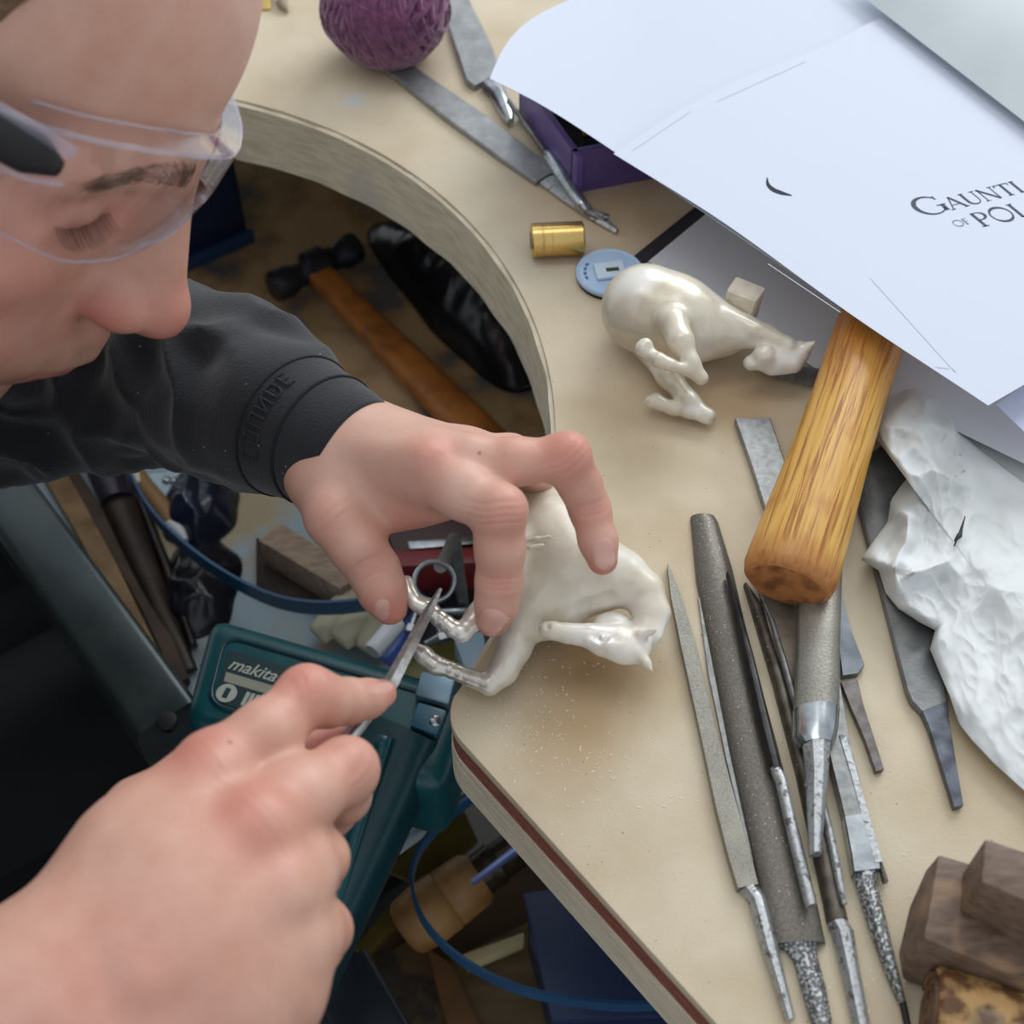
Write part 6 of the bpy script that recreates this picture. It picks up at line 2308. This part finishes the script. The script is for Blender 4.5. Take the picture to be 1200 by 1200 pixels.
def sleeve(pts, n, seg=72, fold=1.0, seed=1.0, name='sleeve'):
    """pts: (point, r1, r2)"""
    P3 = smooth_path([p for p, _, _ in pts], n)
    R1 = np.interp(np.linspace(0, len(pts) - 1, n), range(len(pts)), [a for _, a, _ in pts])
    R2 = np.interp(np.linspace(0, len(pts) - 1, n), range(len(pts)), [b for _, _, b in pts])
    T_, S_, N_ = frames(P3)
    L_ = np.r_[0, np.cumsum(np.linalg.norm(np.diff(P3, axis=0), axis=1))]
    rings = []
    for i in range(n):
        ring = []
        for k in range(seg):
            q = 2 * math.pi * k / seg
            s = L_[i]
            nz = mnoise.noise(Vector((s * 26 + seed, math.cos(q) * 1.3 + .5 * math.cos(q) * s * 8, math.sin(q) * 1.3)))
            ridge_ = 1 - abs(nz) * 2.6
            nz2 = mnoise.noise(Vector((s * 60 + seed, math.cos(q) * 2, math.sin(q) * 2 + 4)))
            amp = fold * min(1, max(0, (s - .030) / .03))
            d = (max(-.4, ridge_) * .0052 + nz2 * .0016) * amp
            ring.append(P3[i] + S_[i] * math.cos(q) * (R1[i] + d) + N_[i] * math.sin(q) * (R2[i] + d))
        rings.append(ring)
    return rings


c0 = H(418, 536, 61)
pl_ = [(c0, .0225, .0215), (H(392, 522, 60), .0245, .0235), (H(352, 502, 56), .0275, .0265), (H(330, 490, 53), .030, .0285), (H(296, 470, 46), .0315, .030), (H(240, 446, 34), .0345, .0325), (H(160, 440, 18), .0375, .0345), (H(60, 448, 2), .040, .036), (LEL, .044, .042), (LEL * .5 + LSH * .5, .055, .055), (LSH, .070, .070)]
R_ = sleeve(pl_, 190, 84, 1.0, 2.2)
# rolled-in cuff lip
T_ = R_[0][0] * 0
cen = np.mean(R_[0], axis=0)
cen5 = np.mean(R_[4], axis=0)
inner = [[cen5 + (p - cen5) * .90 for p in R_[4]], [cen + (p - cen) * .86 for p in R_[1]], [cen + (p - cen) * .93 + (cen - cen5) * .15 for p in R_[0]]]
shirt_l = obj('sleeve', recalc(loft(inner + R_)), M_sw, person, smooth=True)
# stitched seam ring and raised tone-on-tone lettering band near the cuff
fr_i = 26
for idx, rr_ in ((24, .0007), (40, .0005)):
    ring = np.array(R_[idx] + [R_[idx][0]])
    cc2 = ring[:-1].mean(0)
    ring = cc2 + (ring - cc2) * 1.003
    obj('cuff_seam', tube(ring, rr_, 8, cap=False), mat('dark_seam', srgb(20, 21, 25), .95), shirt_l)
rows = list(range(28, 37))
M_tone = mat('black_lettering', srgb(40, 42, 48), .8)
seg_n = 84


def shirt_pt(u, v):
    """u round the cuff (ring index), v along the sleeve"""
    i0 = int(v)
    f = v - i0
    k = u % seg_n
    k0 = int(k)
    g = k - k0
    a_ = np.array(R_[i0][k0]) * (1 - g) + np.array(R_[i0][(k0 + 1) % seg_n]) * g
    b_ = np.array(R_[i0 + 1][k0]) * (1 - g) + np.array(R_[i0 + 1][(k0 + 1) % seg_n]) * g
    p = a_ * (1 - f) + b_ * f
    c2 = np.mean(R_[i0], axis=0)
    return p + (p - c2) / np.linalg.norm(p - c2) * .0006


# which side of the ring faces the camera?
face = [np.dot((np.array(R_[30][k]) - np.mean(R_[30], axis=0)), (CAM - np.mean(R_[30], axis=0))) for k in range(seg_n)]
kf = int(np.argmax(face))
# direction in which ring index runs on the picture
def to_px(p):
    q = np.asarray(p) - CAM
    z_ = q @ FWD
    return np.array([600 + FPX * (q @ RGT) / z_, 600 - FPX * (q @ UPV) / z_])


dirn = 1 if to_px(R_[30][(kf + 6) % seg_n])[1] < to_px(R_[30][(kf - 6) % seg_n])[1] else -1
SEGL = {'F': [[(0, 0), (0, 1), (.6, 1)], [(0, .5), (.5, .5)]], 'O': [[(0, 0), (0, 1), (.6, 1), (.6, 0), (0, 0)]], 'U': [[(0, 1), (0, 0), (.6, 0), (.6, 1)]], 'N': [[(0, 0), (0, 1), (.6, 0), (.6, 1)]], 'D': [[(0, 0), (0, 1), (.45, 1), (.6, .75), (.6, .25), (.45, 0), (0, 0)]], 'E': [[(.6, 0), (0, 0), (0, 1), (.6, 1)], [(0, .5), (.5, .5)]], 'C': [[(.6, 1), (0, 1), (0, 0), (.6, 0)]]}
x = -9.0
lv = []
for ch in 'COUNDE':
    for st in SEGL[ch]:
        pts = []
        for a_, b_ in zip(st[:-1], st[1:]):
            for q in np.linspace(0, 1, 5):
                gx, gy = a_[0] + (b_[0] - a_[0]) * q, a_[1] + (b_[1] - a_[1]) * q
                pts.append(shirt_pt(kf + dirn * (x + gx * 3.0), 36.2 - gy * 6.0))
        lv.append(tube(pts, .00042, 5))
    x += 3.1
obj('sleeve_lettering', join(*lv), M_tone, shirt_l)

# right sleeve (pushed up, outside the frame) and sweatshirt torso
pr = [(P(-215, 1385, .084), .035, .034), (P(-215, 1385, .084) * .6 + REL * .4, .042, .040), (REL, .050, .048), (REL * .5 + RSH * .5, .060, .058), (RSH, .072, .070)]
obj('sleeve', recalc(loft(sleeve(pr, 90, 56, 1.2, 7.7))), M_sw, person)
FS = Field((-.80, -.42, .50), (-.10, .36, .99), .009)
FS.chain([NECK + np.array([-.012, -.01, -.03]), NECK + np.array([-.05, -.02, -.075])], [.066, .085], .03)
FS.chain([LSH, RSH], [.078, .078], .05)
FS.chain([CHEST + RFR * .06, HIP + RFR * .06], [.115, .118], .06)
FS.chain([CHEST - RFR * .06, HIP - RFR * .06], [.115, .118], .06)
FS.chain([LSH, LSH * .6 + LEL * .4], [.078, .058], .05)
FS.chain([RSH, RSH * .6 + REL * .4], [.078, .062], .05)
V, Fc = FS.mesh(2)
obj('sweatshirt', (V, Fc), M_sw, person)
FP = Field((-.80, -.50, .02), (.12, .34, .68), .010)
for s in (-1, 1):
    hip = HIP + RFR * .085 * s + np.array([0, 0, -.04])
    kn = hip + RFL * .40 + np.array([0, 0, -.03])
    FP.chain([hip, kn, kn + np.array([-.05, -.04, -.36])], [.105, .080, .065], .03)
FP.chain([HIP + RFR * .08, HIP - RFR * .08], [.13, .13], .04)
V, Fc = FP.mesh(2)
obj('trousers', (V, Fc), mat('black_trousers', srgb(24, 25, 28), .9, 0, srgb(18, 19, 22), 30, bump=.2, bscale=700), person)
# apron lap, hangs over both thighs
ap = []
for i in range(26):
    u = i / 25
    row = []
    for j in range(30):
        v = (j / 29 - .5) * 2
        p = HIP + RFL * (.10 + .33 * u) + RFR * (.20 * v)
        hgt = .070 + .018 * math.cos(v * math.pi * 2.0) - .16 * max(0, abs(v) - .82) - .045 * u
        hgt += .004 * mnoise.noise(Vector((u * 5, v * 4, 2)))
        row.append((p[0], p[1], HIP[2] - .01 + hgt))
    ap.append(row)
ap_f = [(i * 30 + j, i * 30 + j + 1, (i + 1) * 30 + j + 1, (i + 1) * 30 + j) for i in range(25) for j in range(29)]
apv = np.array([p for r in ap for p in r])
n = len(apv)
obj('apron', recalc((np.vstack([apv, apv - np.array([0, 0, .003])]), ap_f + [tuple(k + n for k in f[::-1]) for f in ap_f])), mat('black_apron', srgb(22, 23, 27), .8, 0, srgb(17, 18, 21), 20, bump=.2, bscale=300), person)
for s in (-1, 1):
    hip = HIP + RFR * .085 * s + np.array([0, 0, -.04])
    ft = hip + RFL * .40 + np.array([-.05, -.04, 0])
    ft[2] = 0
    obj('shoe', bevelled(rbox(ft + RFL * .05 + np.array([0, 0, .035]), RFL * .13, RFR * .045, (0, 0, .035)), .02, 4), M_black, person)

# ---- needle file in the right hand --------------------------------------------------------------------------------
a, b, c = H(516, 690, 47), H(457, 802, 60), H(404, 872, 58)
t = thing('needle_file', 'slim steel needle file between right thumb and index, tip on the hoof', 'file', tuple(c))
pth = [a + (b - a) * u for u in np.linspace(0, 1, 10)] + [b + (c - b) * u for u in np.linspace(.2, 1, 5)]
pth = np.array(pth)
obj('blade', tube(pth[:11], np.interp(np.linspace(0, 1, 11), [0, .25, 1], [.0007, .0019, .0027]), 4, ry=np.interp(np.linspace(0, 1, 11), [0, .3, 1], [.0005, .0010, .0014])), M_steel_plain, t, smooth=True, sharp=30)
d_ = c + (c - b) * .9
obj('shank', tube([pth[9], c, d_], [.0023, .0026, .0026], 10), M_bright, t, smooth=True, sharp=40)
